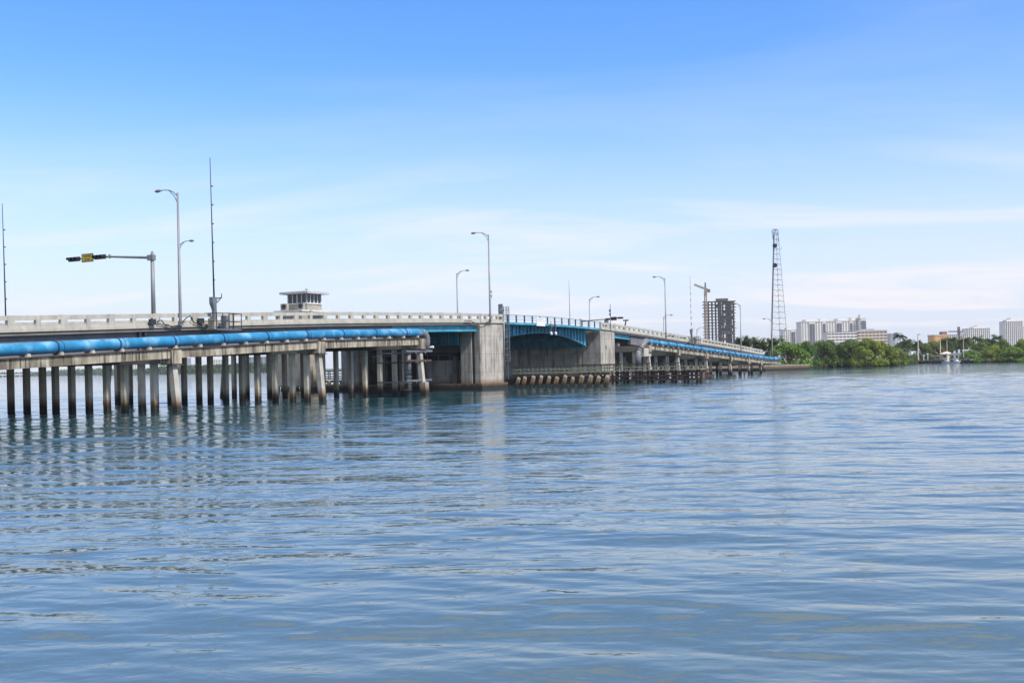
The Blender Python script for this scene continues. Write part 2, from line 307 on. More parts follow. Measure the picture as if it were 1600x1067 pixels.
# ------------------------------------------------------------------ land
def land(name, pts, z, m):
    mb = MB(); n = len(pts); vs = [(p[0], p[1], z) for p in pts] + [(p[0], p[1], -1.5) for p in pts]
    mb.add(vs, [tuple(range(n))] + [(i, (i + 1) % n, (i + 1) % n + n, i + n) for i in range(n)]); o = mb.build(name, m); o['kind'] = 'structure'; return o
M['soil'] = mat('sandy_soil', (.24, .19, .13), .95, scale=.3, var=.4, bump=.1, col2=(.10, .11, .05), extra=conc_extra(0, .4, True))
M['farsoil'] = mat('far_ground', (.12, .13, .07), .95, scale=.02, var=.4)
def foot(x, y):
    q = P(x, y, 1); Y = F * H / unroll(x, y)[1]; u = unroll(x, y)[0]; return (u * Y / F, Y)
sh = [foot(1196, 579.5), foot(1235, 578), foot(1260, 577), foot(1266, 575), foot(1300, 573.6), foot(1345, 572.6), foot(1400, 571.3), foot(1420, 569), foot(1436, 567.6), foot(1500, 566.6), foot(1516, 566.8), foot(1560, 565.8), foot(1600, 565), (420, 430), (700, 520), (5000, 1200), (9000, 9000), (400, 9000), (60, 1100), (55, 560), (38, 330)]
land('ground', sh, .8, M['soil'])
lf = [(-3800, 3100), (-1450, 3000), (-900, 2350), (-560, 1500), (-370, 1320), (-180, 1250), (-20, 1150), (58, 1050), (300, 2600), (300, 9000), (-9000, 9000), (-9000, 3300)]
land('far_shore', lf, 1.0, M['farsoil'])
# seawall at the end of the bridge
a, b_ = foot(1190, 579.6), foot(1262, 577.2)
t = thing('seawall', 'low brown stained concrete seawall at the far end of the bridge', 'seawall', (a[0], a[1], 0), math.atan2(b_[1] - a[1], b_[0] - a[0]))
ln = math.dist(a, b_); mb = MB(); mb.box(0, ln, -.6, .3, -1, 1.15); mb.build('wall', M['pier_dirty'], t); mb = MB()
for k in range(9): mb.box(k * ln / 9 + .03, (k + 1) * ln / 9 - .03, -.75, .45, 1.153, 1.4)
mb.build('coping', M['pile_light'], t)
# ------------------------------------------------------------------ bridge
N0, N1 = 67.8, 90.0                          # near and far edge of the roadway
def parapet(s0, s1, near=True, pitch=2.3, joint=True):
    mb = MB(); a, b = (N0, N0 + .22) if near else (N1 - .22, N1); o = -1 if near else 1
    mb.sweep(s0, s1, a, b, -.34, 0, zr); mb.sweep(s0, s1, a, b, -1.18, -.68, zr)
    ya, yb = (a - .10, b + .04) if near else (a - .04, b + .10); mb.sweep(s0, s1, ya, yb, -1.183, -.93, zr)
    n = max(1, round((s1 - s0) / pitch)); p = (s1 - s0) / n
    for i in range(n + 1):
        q = s0 + i * p; hw = .30 if (i % 2 == 0) else .2
        mb.sbox(max(q - hw, s0 + .002), min(q + hw, s1 - .002), a - .03, b + .03, -.93, -.06 if i % 2 else .02, zr)
    return mb
def viaduct(label, s0, s1, steel, bents, name='viaduct'):
    t = bthing(name, label, 'viaduct', (s0 + s1) / 2, N0, 0); org = ((s0 + s1) / 2, N0, 0)
    c0, c1 = (s0, steel[0]) if steel[1] == s1 else (steel[1], s1)
    a, b = s0 + .03, s1 - .03
    parapet(a, b).build('near_parapet', M['parapet'], t, org); parapet(a, b, False).build('far_parapet', M['parapet'], t, org)
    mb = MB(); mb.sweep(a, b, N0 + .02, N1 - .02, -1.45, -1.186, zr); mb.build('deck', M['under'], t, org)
    mb = MB(); mb.sweep(a, b, N0 + .40, N1 - .40, -1.183, -1.12, zr); mb.build('road_surface', M['asphalt'], t, org)
    for k in range(7):
        n = N0 + .40 + k * (N1 - N0 - 1.4) / 6
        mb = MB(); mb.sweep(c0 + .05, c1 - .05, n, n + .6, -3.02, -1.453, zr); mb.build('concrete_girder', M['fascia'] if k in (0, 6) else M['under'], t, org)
        mb = MB(); q0, q1 = steel[0] + .05, steel[1] - .05
        mb.sweep(q0, q1, n + .10, n + .14, -2.2, -1.453, zr); mb.sweep(q0, q1, n - .05, n + .3, -2.25, -2.203, zr)
        ob = mb.build('steel_girder', M['blue_steel'] if k == 0 else M['blue_shaded'], t, org)
    for s, sp, near in bents:
        zc = zp(s) - 1.75; mb = MB(); mb.box(s - .5, s + .5, 64.6, N1 + 1.5, zc, zc + .95)
        if s > steel[0] - 1 or True:
            for k in range(7):
                n = N0 + .45 + k * (N1 - N0 - 1.4) / 6; top = zr(s) - 3.03
                if top > zc + .96: mb.box(s - .42, s + .42, n, n + .5, zc + .953, top)
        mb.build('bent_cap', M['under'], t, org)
        if isinstance(sp, list): ns = [nfor(s, x, 1.5) for x in sp]
        else: ns = [65.6 + i * sp * random.uniform(.97, 1.03) for i in range(int(25.6 / sp))]
        for n in ns:
            mb = MB(); h = .22; lean = random.uniform(-.04, .04)
            mb.hexa([(s - h + lean, n - h, -2), (s + h + lean, n - h, -2), (s + h + lean, n + h, -2), (s - h + lean, n + h, -2), (s - h, n - h, zc + .01), (s + h, n - h, zc + .01), (s + h, n + h, zc + .01), (s - h, n + h, zc + .01)])
            mb.build('pile', M['pile'], t, org)
        mb = MB(); n = N1 + 1.1; h = .24
        mb.hexa([(s - h, n - h + .8, -2), (s + h, n - h + .8, -2), (s + h, n + h + .8, -2), (s - h, n + h + .8, -2), (s - h, n - h, zc), (s + h, n - h, zc), (s + h, n + h, zc), (s - h, n + h, zc)])
        mb.build('battered_pile', M['pile_light'], t, org)
    return t, org
LB = [(47.9, 1.45, 0), (64.9, [-58, -33, -8, 17, 42, 67, 87, 112.5, 139, 167, 195, 221.6, 241], 1), (83.6, [183.5, 203, 223, 243, 266, 288, 311, 329, 353, 378.5, 402.5, 430, 457, 480], 1), (101.4, [366, 386, 404, 421, 445, 474, 505, 525.5, 548.6, 571, 594, 617, 633], 1)]
RB = [(170.7, 2.3, 1), (187.1, 2.1, 1), (203.6, 2.1, 1), (219.6, 2.1, 1), (233.5, 2.1, 1), (243.5, 2.6, 1)]
vl, vlo = viaduct('concrete road viaduct on rows of square piles left of the drawbridge', 12, 122.4, (103, 122.4), LB)
vr, vro = viaduct('sloping concrete road viaduct on piles descending right of the drawbridge to the shore', 168.0, 262, (168.0, 176), RB)
# expansion joints and drain stains need nothing more; cable runs on the parapet
for pts, r in (([(245, 503), (252, 500), (258, 508), (270, 510), (280, 508), (291, 497), (297, 493), (303, 504), (318, 508), (332, 510)], .045), ([(250, 496), (246, 506), (262, 507), (268, 511), (282, 509)], .035)):
    mb = MB(); mb.tube([(SZ(x, y, 67.55)[0], 67.55, SZ(x, y, 67.55)[1]) for x, y in pts], r, 6); mb.build('cable', M['dark_metal'], vl, vlo, True)
mb = MB()
for s in (66.6, 72.2): mb = MB(); mb.box(s - .3, s + .3, 67.42, 67.66, zr(s) - .9, zr(s) - .45); mb.build('junction_box', M['dark_metal'], vl, vlo)
mb = MB(); s = 66; mb.box(s - .5, s - .3, 67.9, 68.1, 5.2, 7.0); mb.box(s + .1, s + .3, 67.9, 68.1, 5.2, 7.0); mb.build('joint_bracket', M['dark_metal'], vl, vlo)
mb = MB(); q0 = SZ(665, 500, 67.5)[0]; mb.tube([(s, 67.5, zr(s) - .95 + .0) for s in (118, 119.5)] + [(121, 67.5, zr(121) - 1.35), (123, 67.5, zr(123) - 1.3), (124.6, 67.5, zr(124) - .9), (125.1, 67.5, zr(125) - .3)], .05, 6); mb.build('cable', M['dark_metal'], vl, vlo, True)

# ---- pipelines
def pipeline(label, s0, s1, bents, ends, left):
    t = bthing('water_pipeline', label, 'pipeline', (s0 + s1) / 2, 63.87, 0); org = ((s0 + s1) / 2, 63.87, 0); n0 = 63.87; r = .43
    mb = MB(); k = int((s1 - s0) / 2); mb.tube([(s0 + (s1 - s0) * i / k, n0, zp(s0 + (s1 - s0) * i / k)) for i in range(k + 1)], r, 20); mb.build('pipe', M['pipe'], t, org, True)
    mb = MB(); s = s0 + .6; ring = []
    while s < s1 - .2: ring.append(s); s += 5.6 if left else 4.6
    for s in ring:
        z = zp(s); sl = zp(s + .1) - z; mb = MB(); mb.tube([(s - .07, n0, z - .7 * sl), (s + .07, n0, z + .7 * sl)], r + .05, 20); mb.tube([(s + .45, n0, zp(s + .45)), (s + .49, n0, zp(s + .49))], r + .02, 20)
        mb.build('coupling', M['pipe_ring'], t, org, False)
    s = s0 + 1.6; i = 0
    while s < s1 - .3:
        z = zp(s); mb = MB(); mb.poly([(s - .16, z - .56), (s + .16, z - .56), (s + .11, z - .34), (s - .11, z - .34)], n0 - .40, n0 + .40); mb.build('saddle', M['pile_light'], t, org); s += 2.75; i += 1
    e = [s0] + [b for b in bents if s0 + 1 < b < s1 - .5] + [s1]
    for a, b in zip(e[:-1], e[1:]):
        mb = MB(); mb.sweep(a + .02, b - .02, n0 - .36, n0 + .36, -1.32, -.62, zp, 30); mb.build('support_beam', M['beam'], t, org)
        mb = MB(); mb.sweep(a + .01, b - .01, n0 - .52, n0 + .52, -.615, -.563, zp, 30); mb.build('ledge_plate', M['rust'], t, org)
    for b in bents:
        if not (s0 - .6 < b < s1 + 1.5): continue
        z = zp(b); mb = MB(); mb.box(b - .52, b + .52, n0 - .62, n0 + .7, z - 1.78, z - .70); mb.build('cap_block', M['beam'], t, org, bevel=.03)
        mb = MB(); mb.box(b - .62, b + .62, n0 - .70, n0 + .74, z - 1.86, z - 1.784); mb.build('bearing_plate', M['rust'], t, org)
        mb = MB(); h = .25; q = .72
        mb.hexa([(b - h, n0 - h - q, -2), (b + h, n0 - h - q, -2), (b + h, n0 + h - q, -2), (b - h, n0 + h - q, -2), (b - h, n0 - h - .1, z - 1.863), (b + h, n0 - h - .1, z - 1.863), (b + h, n0 + h - .1, z - 1.863), (b - h, n0 + h - .1, z - 1.863)])
        mb.build('battered_pile', M['pile_light'], t, org)
    return t, org
pL, oL = pipeline('big blue water pipe on stained concrete beams along the left viaduct', 14, 102.0, [47.9, 64.9, 83.6, 101.4], None, True)
pR, oR = pipeline('blue ringed water pipe beside the right viaduct descending to the shore', 172.0, 262, [172.2, 187.1, 203.6, 219.6, 233.5, 243.5], None, False)
# left end: grey elbow turning down, ringed riser, cross braces, jacket
n0 = 63.87; z = zp(102); mb = MB(); mb.tube([(102, n0, z), (102.35, n0, z - .02), (102.75, n0, z - .18), (102.98, n0, z - .5), (103.05, n0, z - .9), (103.02, n0 + .1, z - 1.9)], .45, 16); mb.build('elbow', M['grey_paint'], pL, oL, True)
mb = MB(); mb.box(102.5, 103.5, n0 - .5, n0 + .6, 4.75, 4.95); mb.build('flange', M['galv'], pL, oL)
mb = MB(); mb.tube([(100.6, n0 + .9, 5.0), (100.6, n0 + .9, 2.1)], .38, 14); mb.build('riser', M['grey_paint'], pL, oL, True)
mb = MB(); mb.tube([(100.6, n0 + .9, 2.1), (100.6, n0 + .9, -2)], .40, 14); mb.build('riser_coating', M['black_rubber'], pL, oL, True)
for z in (4.6, 3.9, 3.2, 2.6, 2.12, 1.4, .7):
    mb = MB(); mb.tube([(100.6, n0 + .9, z - .05), (100.6, n0 + .9, z + .05)], .44, 14); mb.build('riser_band', M['galv'], pL, oL)
for z in (4.75, 3.75, 1.62):
    mb = MB(); mb.box(98.2, 103.2, n0 - .55, n0 - .35, z, z + .16); mb.box(100.0, 100.2, n0 - .5, n0 + 4.5, z - .17, z - .02); mb.box(101.9, 102.1, n0 - .55, n0 + 3.5, z - .17, z - .02); mb.build('clamp_frame', M['galv'] if z != 3.75 else M['rust'], pL, oL)
mb = MB()
for b, n in ((101.4, n0 - .66), (101.4, n0 + 1.9)):
    mb.hexa([(b - .42, n - .5, -2), (b + .42, n - .5, -2), (b + .42, n + .4, -2), (b - .42, n + .4, -2), (b - .36, n - .34, 1.5), (b + .36, n - .34, 1.5), (b + .36, n + .3, 1.5), (b - .36, n + .3, 1.5)])
mb.build('pile_jacket', M['pile_light'], pL, oL)
mb = MB(); mb.tube([(103.4, n0 - .2, 5.25), (103.8, n0 - .3, 5.35)], .06, 6); mb.tube([(103.7, n0 - .3, 5.28), (103.95, n0 - .3, 5.28)], .16, 8); mb.build('navigation_light', M['white'], pL, oL)
# right end: grey elbow going down-left into the riser
z = zp(172); mb = MB(); mb.tube([(172.2, n0, z), (171.7, n0, z), (171.2, n0, z - .15), (168.6, n0 - .05, z - 1.55)], .47, 16); mb.build('elbow', M['grey_paint'], pR, oR, True)
mb = MB(); mb.tube([(168.6, n0 - .05, z - 1.55), (167.9, n0 - .1, z - 2.05), (167.7, n0 - .1, z - 2.7), (167.7, n0 - .1, 2.6)], [.5, .52, .52, .52], 16); mb.build('riser', M['grey_paint'], pR, oR, True)
mb = MB(); mb.tube([(167.7, n0 - .1, 2.6), (167.7, n0 - .1, -2)], .5, 14); mb.build('riser_coating', M['black_rubber'], pR, oR, True)
for q in ((168.75, z - 1.47), (168.2, z - 1.85)):
    mb = MB(); mb.tube([(q[0] - .05, n0 - .05, q[1] - .03), (q[0] + .05, n0 - .05, q[1] + .03)], .6, 14); mb.build('coupling', M['dark_metal'], pR, oR)
mb = MB(); mb.box(169.6, 172.9, n0 - .5, n0 + .8, zp(172) - 2.6, zp(172) - 1.2); mb.build('anchor_block', M['pile_light'], pR, oR, bevel=.1)

# ---- bascule piers
def pier(label, s0, s1, flip):
    t = bthing('bascule_pier', label, 'bridge pier', (s0 + s1) / 2, N0); org = ((s0 + s1) / 2, N0, 0)
    zt = min(zr(s0), zr(s1)) - 1.2; face = s0 if not flip else s1
    mb = MB(); mb.box(s0, s1, N0 + .06, N0 + (.95 if not flip else 3.2), -2, zt); mb.build('near_column', M['pier'], t, org, bevel=.04)
    mb = MB(); mb.box(s0, s1, N1 - 3.4, N1 - .4, -2, zt); mb.build('far_column', M['pier'], t, org, bevel=.04)
    mb = MB(); mb.sweep(s0 + .02, s1 - .02, N0 + .1, N1 - .1, -1.9, -1.186, zr); mb.build('deck', M['under'], t, org)
    mb = MB(); mb.sweep(s0 + .02, s1 - .02, N0 + .4, N1 - .4, -1.183, -1.12, zr); mb.build('road_surface', M['asphalt'], t, org)
    mb = parapet(s0 + .02, s1 - .02, True, 1.5); mb.build('near_parapet', M['parapet'], t, org)
    mb = parapet(s0 + .02, s1 - .02, False, 1.5); mb.build('far_parapet', M['parapet'], t, org)
    mb = MB(); mb.box(s0 - .35, s1 + .35, N0 - .25, N1 + 6.2, -2, .85); mb.build('footing', M['pier_dirty'], t, org)
    return t, org
p1, o1 = pier('tall concrete drawbridge pier with ladder, left of the blue arched span', 122.5, 128.9, False)
p2, o2 = pier('concrete drawbridge pier right of the blue arched span', 162.0, 167.9, True)
# pier 1 details: recessed strip, lower side column, cavity walls, blue cross girder
mb = MB(); mb.box(122.5, 128.7, N0 + 1.35, N0 + 3.0, -2, 7.45); mb.build('side_column', M['pier'], p1, o1, bevel=.03)
mb = MB(); mb.box(123.1, 128.8, N0 + .953, N0 + 1.347, -2, 8.4); mb.build('groove_wall', M['under'], p1, o1)
mb = MB(); mb.box(123.3, 128.7, N0 + 1.35, N0 + 3.0, 7.453, 7.9); mb.build('bearing_shelf', M['under'], p1, o1)
mb = MB(); mb.box(122.0, 122.4, N0 + 3.1, N1 - 3.6, 5.9, 7.65); mb.build('cross_girder', M['blue_shaded'], p1, o1)
for k in range(15):
    n = N0 + 3.3 + k * 1.05; mb = MB(); mb.box(121.86, 121.99, n, n + .05, 5.95, 7.6); mb.build('stiffener', M['blue_steel'], p1, o1)
mb = MB(); mb.box(121.8, 122.5, N0 + 3.05, N1 - 3.5, 5.83, 5.897); mb.box(121.88, 121.99, N0 + 3.1, N1 - 3.6, 6.74, 6.82); mb.build('flange', M['blue_steel'], p1, o1)
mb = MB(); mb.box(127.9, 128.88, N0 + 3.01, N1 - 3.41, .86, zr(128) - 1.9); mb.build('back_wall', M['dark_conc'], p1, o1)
mb = MB(); mb.box(124.6, 127.8, N0 + 4, N1 - 5, 4.9, 7.9); mb.build('counterweight', M['under'], p1, o1)
mb = MB(); mb.box(124.3, 124.9, N0 + 3.02, N0 + 9.8, .853, 3.9); mb.build('cavity_wall', M['pier_dirty'], p1, o1)
for n in (N0 + 4.3, N0 + 9.9, N0 + 12.6, N0 + 15.4):
    mb = MB(); mb.box(123.6, 124.28, n, n + .55, .853, 4.4); mb.build('buttress', M['under'], p1, o1)
mb = MB(); mb.box(123.2, 123.3, N0 + 4.5, N1 - 5, 4.6, 4.68)
for k in range(8): mb.box(123.2, 123.28, N0 + 5 + k * 1.7, N0 + 5.06 + k * 1.7, 3.9, 4.6)
mb.build('catwalk_rail', M['galv'], p1, o1)
# face wall of pier 2 towards the channel
mb = MB(); mb.box(162.1, 163.0, N0 + 3.21, N1 - 3.41, .86, 5.6); mb.build('channel_wall', M['pier_dirty'], p2, o2)
mb = MB(); mb.box(162.05, 162.097, N0 + 3.3, N0 + 4.0, .9, 5.5); mb.build('rust_stained_strip', mat('rust_run', (.30, .15, .07), .9, scale=1.2, var=.5, stretch=(1, 1, .3), col2=(.42, .37, .31)), p2, o2)
mb = MB(); mb.box(163.4, 166.8, N0 + 4, N1 - 4, .86, zr(167) - 2.2); mb.build('inner_wall', M['under'], p2, o2)
mb = MB(); mb.box(163.9, 164.4, N0 + .035, N0 + .058, 5.2, 5.9); mb.build('green_marker', mat('green_marker', (.12, .24, .2), .6), p2, o2)

# ladder with safety cage on pier 1
t = bthing('caged_ladder', 'galvanised caged ladder and tall box on the channel side of the tall concrete pier', 'ladder', 129.2, N0 - .1); og = (129.2, N0 - .1, 0)
mb = MB()
for n in (N0 - .35, N0 + .1): mb.box(129.2, 129.26, n, n + .06, 1.2, 10.9)
mb.build('stile', M['galv'], t, og); z = 1.4
while z < 10.8: mb = MB(); mb.box(129.21, 129.25, N0 - .29, N0 + .1, z, z + .04); mb.build('rung', M['galv'], t, og); z += .32
z = 3.6
while z < 10.9:
    mb = MB(); pts = [(129.25 + .75 * math.sin(a), N0 - .1 + .42 * math.cos(a), z) for a in [PI * k / 10 for k in range(11)]]; mb.tube(pts, .03, 5); mb.build('cage_hoop', M['galv'], t, og); z += .85
mb = MB()
for k in range(1, 10, 2): a = PI * k / 10; mb.box(129.25 + .75 * math.sin(a) - .02, 129.25 + .75 * math.sin(a) + .02, N0 - .1 + .42 * math.cos(a) - .02, N0 - .1 + .42 * math.cos(a) + .02, 3.6, 10.9)
mb.build('cage_bar', M['galv'], t, og)
mb = MB(); mb.tube([(128.75, N0 - .1, 10.2), (128.75, N0 - .1, 1.0)], .09, 8); mb.tube([(128.75, N0 - .1, 10.2), (128.5, N0 - .1, 10.5), (128.0, N0 - .1, 10.45), (127.9, N0, 9.9)], .05, 6); mb.build('conduit', M['galv'], t, og, True)
mb = MB(); mb.box(128.95, 129.15, N0 + .2, N0 + .8, 9.0, 11.2); mb.box(129.2, 129.9, N0 + .75, N0 + .80, 9.0, 11.2); mb.build('screen_box', M['galv'], t, og)

# ---- bascule span
B0, B1 = 129.0, 161.9
bs = bthing('bascule_span', 'light blue steel drawbridge span with arched girder between the two piers', 'drawbridge', 145.5, N0); ob = (145.5, N0, 0)
def zb(s): return 7.66 - (.0056 if s < 144 else .0079) * (s - 144) ** 2
mb = MB(); mb.sweep(B0, B1, N0 - .05, N0 + .12, -1.30, -1.0, zr); mb.build('edge_beam', M['blue_steel'], bs, ob)
mb = MB(); mb.sweep(B0, B1, N1 - .12, N1 + .05, -1.30, -1.0, zr); mb.build('edge_beam', M['blue_steel'], bs, ob)
mb = MB(); mb.sweep(B0, B1, N0 + .123, N1 - .123, -1.28, -1.12, zr); mb.build('deck', M['blue_shaded'], bs, ob)
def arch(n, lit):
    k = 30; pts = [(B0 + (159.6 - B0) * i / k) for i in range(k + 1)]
    mb = MB(); mb.poly([(s, zb(s)) for s in pts] + [(s, zr(s) - 1.285) for s in reversed(pts)], n, n + .04); g = mb.build('arched_girder', M['blue_steel'] if lit else M['blue_shaded'], bs, ob)
    mb = MB()
    for a, b in zip(pts[:-1], pts[1:]): mb.hexa([(a, n - .22, zb(a) - .07), (b, n - .22, zb(b) - .07), (b, n + .26, zb(b) - .07), (a, n + .26, zb(a) - .07), (a, n - .22, zb(a) - .003), (b, n - .22, zb(b) - .003), (b, n + .26, zb(b) - .003), (a, n + .26, zb(a) - .003)])
    mb.build('bottom_flange', M['blue_steel'] if lit else M['blue_shaded'], g, (0, 0, 0)) if False else mb.build('bottom_flange', M['blue_steel'], bs, ob)
    s = B0 + .7
    while s < 159.5:
        mb = MB(); mb.box(s, s + .03, n - .2, n - .003, zb(s) + .01, zr(s) - 1.32); mb.box(s - .06, s + .09, n - .23, n - .203, zb(s) + .01, zr(s) - 1.32); mb.build('stiffener', M['blue_steel'], bs, ob); s += 1.15
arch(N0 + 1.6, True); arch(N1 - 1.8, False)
mb = MB(); mb.box(159.75, 159.85, N0 + 1.7, N1 - 2.2, 5.66, 8.2); mb.build('cross_girder', M['blue_steel'], bs, ob)
mb = MB(); mb.box(159.45, 159.9, N0 + 1.7, N1 - 2.2, 5.58, 5.655); mb.build('flange', M['blue_steel'], bs, ob)
for k in range(14): mb = MB(); n = N0 + 2.2 + k * 1.28; mb.box(159.55, 159.74, n, n + .06, 5.67, 8.1); mb.build('stiffener', M['blue_steel'], bs, ob)
s = B0 + 1.5
while s < 158.6:
    mb = MB(); mb.box(s, s + .06, N0 + 1.67, N1 - 1.85, max(zb(s) + .5, zr(s) - 2.5), zr(s) - 1.285); mb.box(s - .12, s + .18, N0 + 1.67, N1 - 1.85, max(zb(s) + .44, zr(s) - 2.56), max(zb(s) + .497, zr(s) - 2.503)); mb.build('floor_beam', M['blue_shaded'], bs, ob)
    mb = MB(); mb.beam((s, N0 + .1, zr(s) - 1.32), (s, N0 + 1.38, zr(s) - 2.0), .09); mb.build('bracket', M['blue_steel'], bs, ob); s += 2.9
for k in range(4):
    n = N0 + 4 + k * 4.4; mb = MB(); mb.sweep(B0 + .1, B1 - .2, n, n + .25, -1.75, -1.285, zr); mb.build('stringer', M['blue_shaded'], bs, ob)
for near in (True, False):
    n = N0 + .03 if near else N1 - .03; mb = MB()
    mb.sweep(B0, B1, n - .035, n + .035, -.06, 0, zr); mb.build('top_rail', M['navy'], bs, ob)
    mb = MB()
    for a in (-.30, -.62): mb.sweep(B0, B1, n - .02, n + .02, a - .025, a + .025, zr)
    mb.build('middle_rails', M['blue_steel'], bs, ob)
    s = B0 + 1.2
    while s < B1:
        mb = MB(); mb.box(s - .09, s + .09, n - .07, n + .07, zr(s) - 1.0, zr(s) - .03); mb.build('rail_post', M['navy'], bs, ob); s += 2.45
# white notice board and hanging navigation lights
def text_mb(txt, size, name, m, parent, org_local, rot, bold=.0, depth=.01, align='CENTER'):
    cu = bpy.data.curves.new(name, 'FONT'); cu.body = txt; cu.size = size; cu.align_x = align; cu.align_y = 'CENTER'; cu.extrude = depth; cu.offset = bold
    o = bpy.data.objects.new(name, cu); scene.collection.objects.link(o); dg = bpy.context.evaluated_depsgraph_get(); dg.update()
    me = bpy.data.meshes.new_from_object(o.evaluated_get(dg)); scene.collection.objects.unlink(o); bpy.data.objects.remove(o); bpy.data.curves.remove(cu)
    me.materials.clear(); me.materials.append(m); q = bpy.data.objects.new(name, me); scene.collection.objects.link(q); q.parent = parent; q.location = org_local; q.rotation_euler = rot; return q
s0, z0 = SZ(838, 508, N0 - .1); s1, z1 = SZ(851, 496.5, N0 - .1)
t = bthing('notice_board', 'large white notice board on the railing of the blue drawbridge span', 'sign', (s0 + s1) / 2, N0 - .12)
mb = MB(); og = ((s0 + s1) / 2, N0 - .12, 0); mb.box(s0, s1, N0 - .16, N0 - .10, z0 - .1, z1); mb.build('panel', M['white'], t, og)
mb = MB()
for k, (a, b) in enumerate(((.12, .85), (.3, .6))): mb.box(s0 + (s1 - s0) * a, s0 + (s1 - s0) * b, N0 - .168, N0 - .163, z1 - .22 - k * .0, z1 - .16) if k == 0 else mb.box(s0 + .25, s1 - .25, N0 - .168, N0 - .163, z1 - .48, z1 - .44)
mb.build('faded_lettering', M['greytxt'], t, og)
for x in (861, 868):
    s, z = SZ(x, 512, N0 - .2); t = bthing('navigation_light', '%s hanging navigation light under the railing mid span of the blue drawbridge' % ('left' if x == 861 else 'right'), 'navigation light', s, N0 - .2, 0, 'navigation lights at mid span'); og = (s, N0 - .2, 0)
    mb = MB(); mb.tube([(s, N0 - .2, z + .9), (s, N0 - .2, z - .6)], .05, 6); mb.beam((s, N0 - .2, z + .2), (s - .9, N0 + 1.3, z - .7), .05); mb.build('hanger', M['galv'], t, og)
    mb = MB(); mb.tube([(s, N0 - .2, z - .6), (s, N0 - .2, z - .75), (s, N0 - .2, z - 1.05), (s, N0 - .2, z - 1.1)], [.12, .2, .2, .1], 10); mb.build('lantern', M['white'], t, og, True)
    mb = MB(); mb.box(s - .2, s + .2, N0 - .35, N0 - .1, z + .1, z + .45); mb.build('housing', M['galv'], t, og)

# ------------------------------------------------------------------ tender house
hc = (126.0, 98.3); t = bthing('bridge_tender_house', 'pale bridge tender house with dark window band and flat overhanging roof', 'control house', hc[0], hc[1]); og = (hc[0], hc[1], 0); a = 1.72
mb = MB(); mb.box(hc[0] - a, hc[0] + a, hc[1] - a, hc[1] + a, .86, 12.35); mb.build('tower_wall', M['tan'], t, og, bevel=.03)
mb = MB(); mb.box(hc[0] - a - .12, hc[0] + a + .12, hc[1] - a - .12, hc[1] + a + .12, 12.353, 12.5); mb.build('sill', M['white'], t, og)
for sg, ax in ((-1, 0), (1, 0), (-1, 1), (1, 1)):
    for k in range(4):
        w0 = -a + .08 + k * (2 * a - .16) / 4; w1 = w0 + (2 * a - .16) / 4; mb = MB()
        def bx(m_, u0, u1, d0, d1, z0, z1):
            if ax == 0: m_.box(min(hc[0] + sg * d0, hc[0] + sg * d1), max(hc[0] + sg * d0, hc[0] + sg * d1), hc[1] + u0, hc[1] + u1, z0, z1)
            else: m_.box(hc[0] + u0, hc[0] + u1, min(hc[1] + sg * d0, hc[1] + sg * d1), max(hc[1] + sg * d0, hc[1] + sg * d1), z0, z1)
        bx(mb, w0 + .07, w1 - .07, a - .14, a - .10, 12.51, 13.72); mb.build('window', M['glass'], t, og)
    mb = MB()
    for k in range(5):
        w0 = -a + .08 + k * (2 * a - .16) / 4; bx(mb, w0 - .06, w0 + .06, a - .16, a - .02, 12.503, 13.77)
    mb.build('mullions', M['white'], t, og)
mb = MB(); a2 = 2.5; mb.box(hc[0] - a2, hc[0] + a2, hc[1] - a2, hc[1] + a2, 13.78, 14.08); mb.hexa([(hc[0] + i * q, hc[1] + j * q, z) for z, q in ((14.083, a2 - .1), (14.38, .6)) for i, j in ((-1, -1), (1, -1), (1, 1), (-1, 1))]); mb.build('roof', M['roof'], t, og)
mb = MB(); mb.tube([(hc[0] + .5, hc[1], 14.3), (hc[0] + .5, hc[1], 14.62)], .2, 8); mb.build('roof_vent', M['pole'], t, og)
mb = MB(); mb.box(hc[0] - 2.6, hc[0] + 1.9, hc[1] - 2.8, hc[1] - 1.75, 11.2, 11.4); mb.box(hc[0] - 4.2, hc[0] - 1.75, hc[1] - 2.8, hc[1] + 2.2, 11.2, 11.4); mb.build('balcony', M['white'], t, og)
mb = MB(); mb.box(hc[0] - 4.0, hc[0] - 1.76, hc[1] - 2.6, hc[1] + 2.0, .87, 11.197); mb.build('lower_wall', M['tan'], t, og)
for i, (x, y) in enumerate(((-3.2, -1.9), (-3.2, 1.0))):
    q = bthing('air_conditioner', 'outdoor air conditioner unit, %s of the two beside the tender house windows' % ('right' if i == 0 else 'left'), 'air conditioner', hc[0] + x, hc[1] + y, 11.4, 'air conditioners at the tender house')
    mb = MB(); mb.box(-.25, .25, -.55, .55, .1, 1.0); mb.box(-.2, .2, -.5, -.4, 0, .1); mb.box(-.2, .2, .4, .5, 0, .1); mb.build('casing', M['tan'], q, bevel=.02)
    mb = MB(); mb.tube([(-.27, -.05, .55), (-.30, -.05, .55)], .36, 14); mb.build('fan_grille', M['dark_metal'], q)

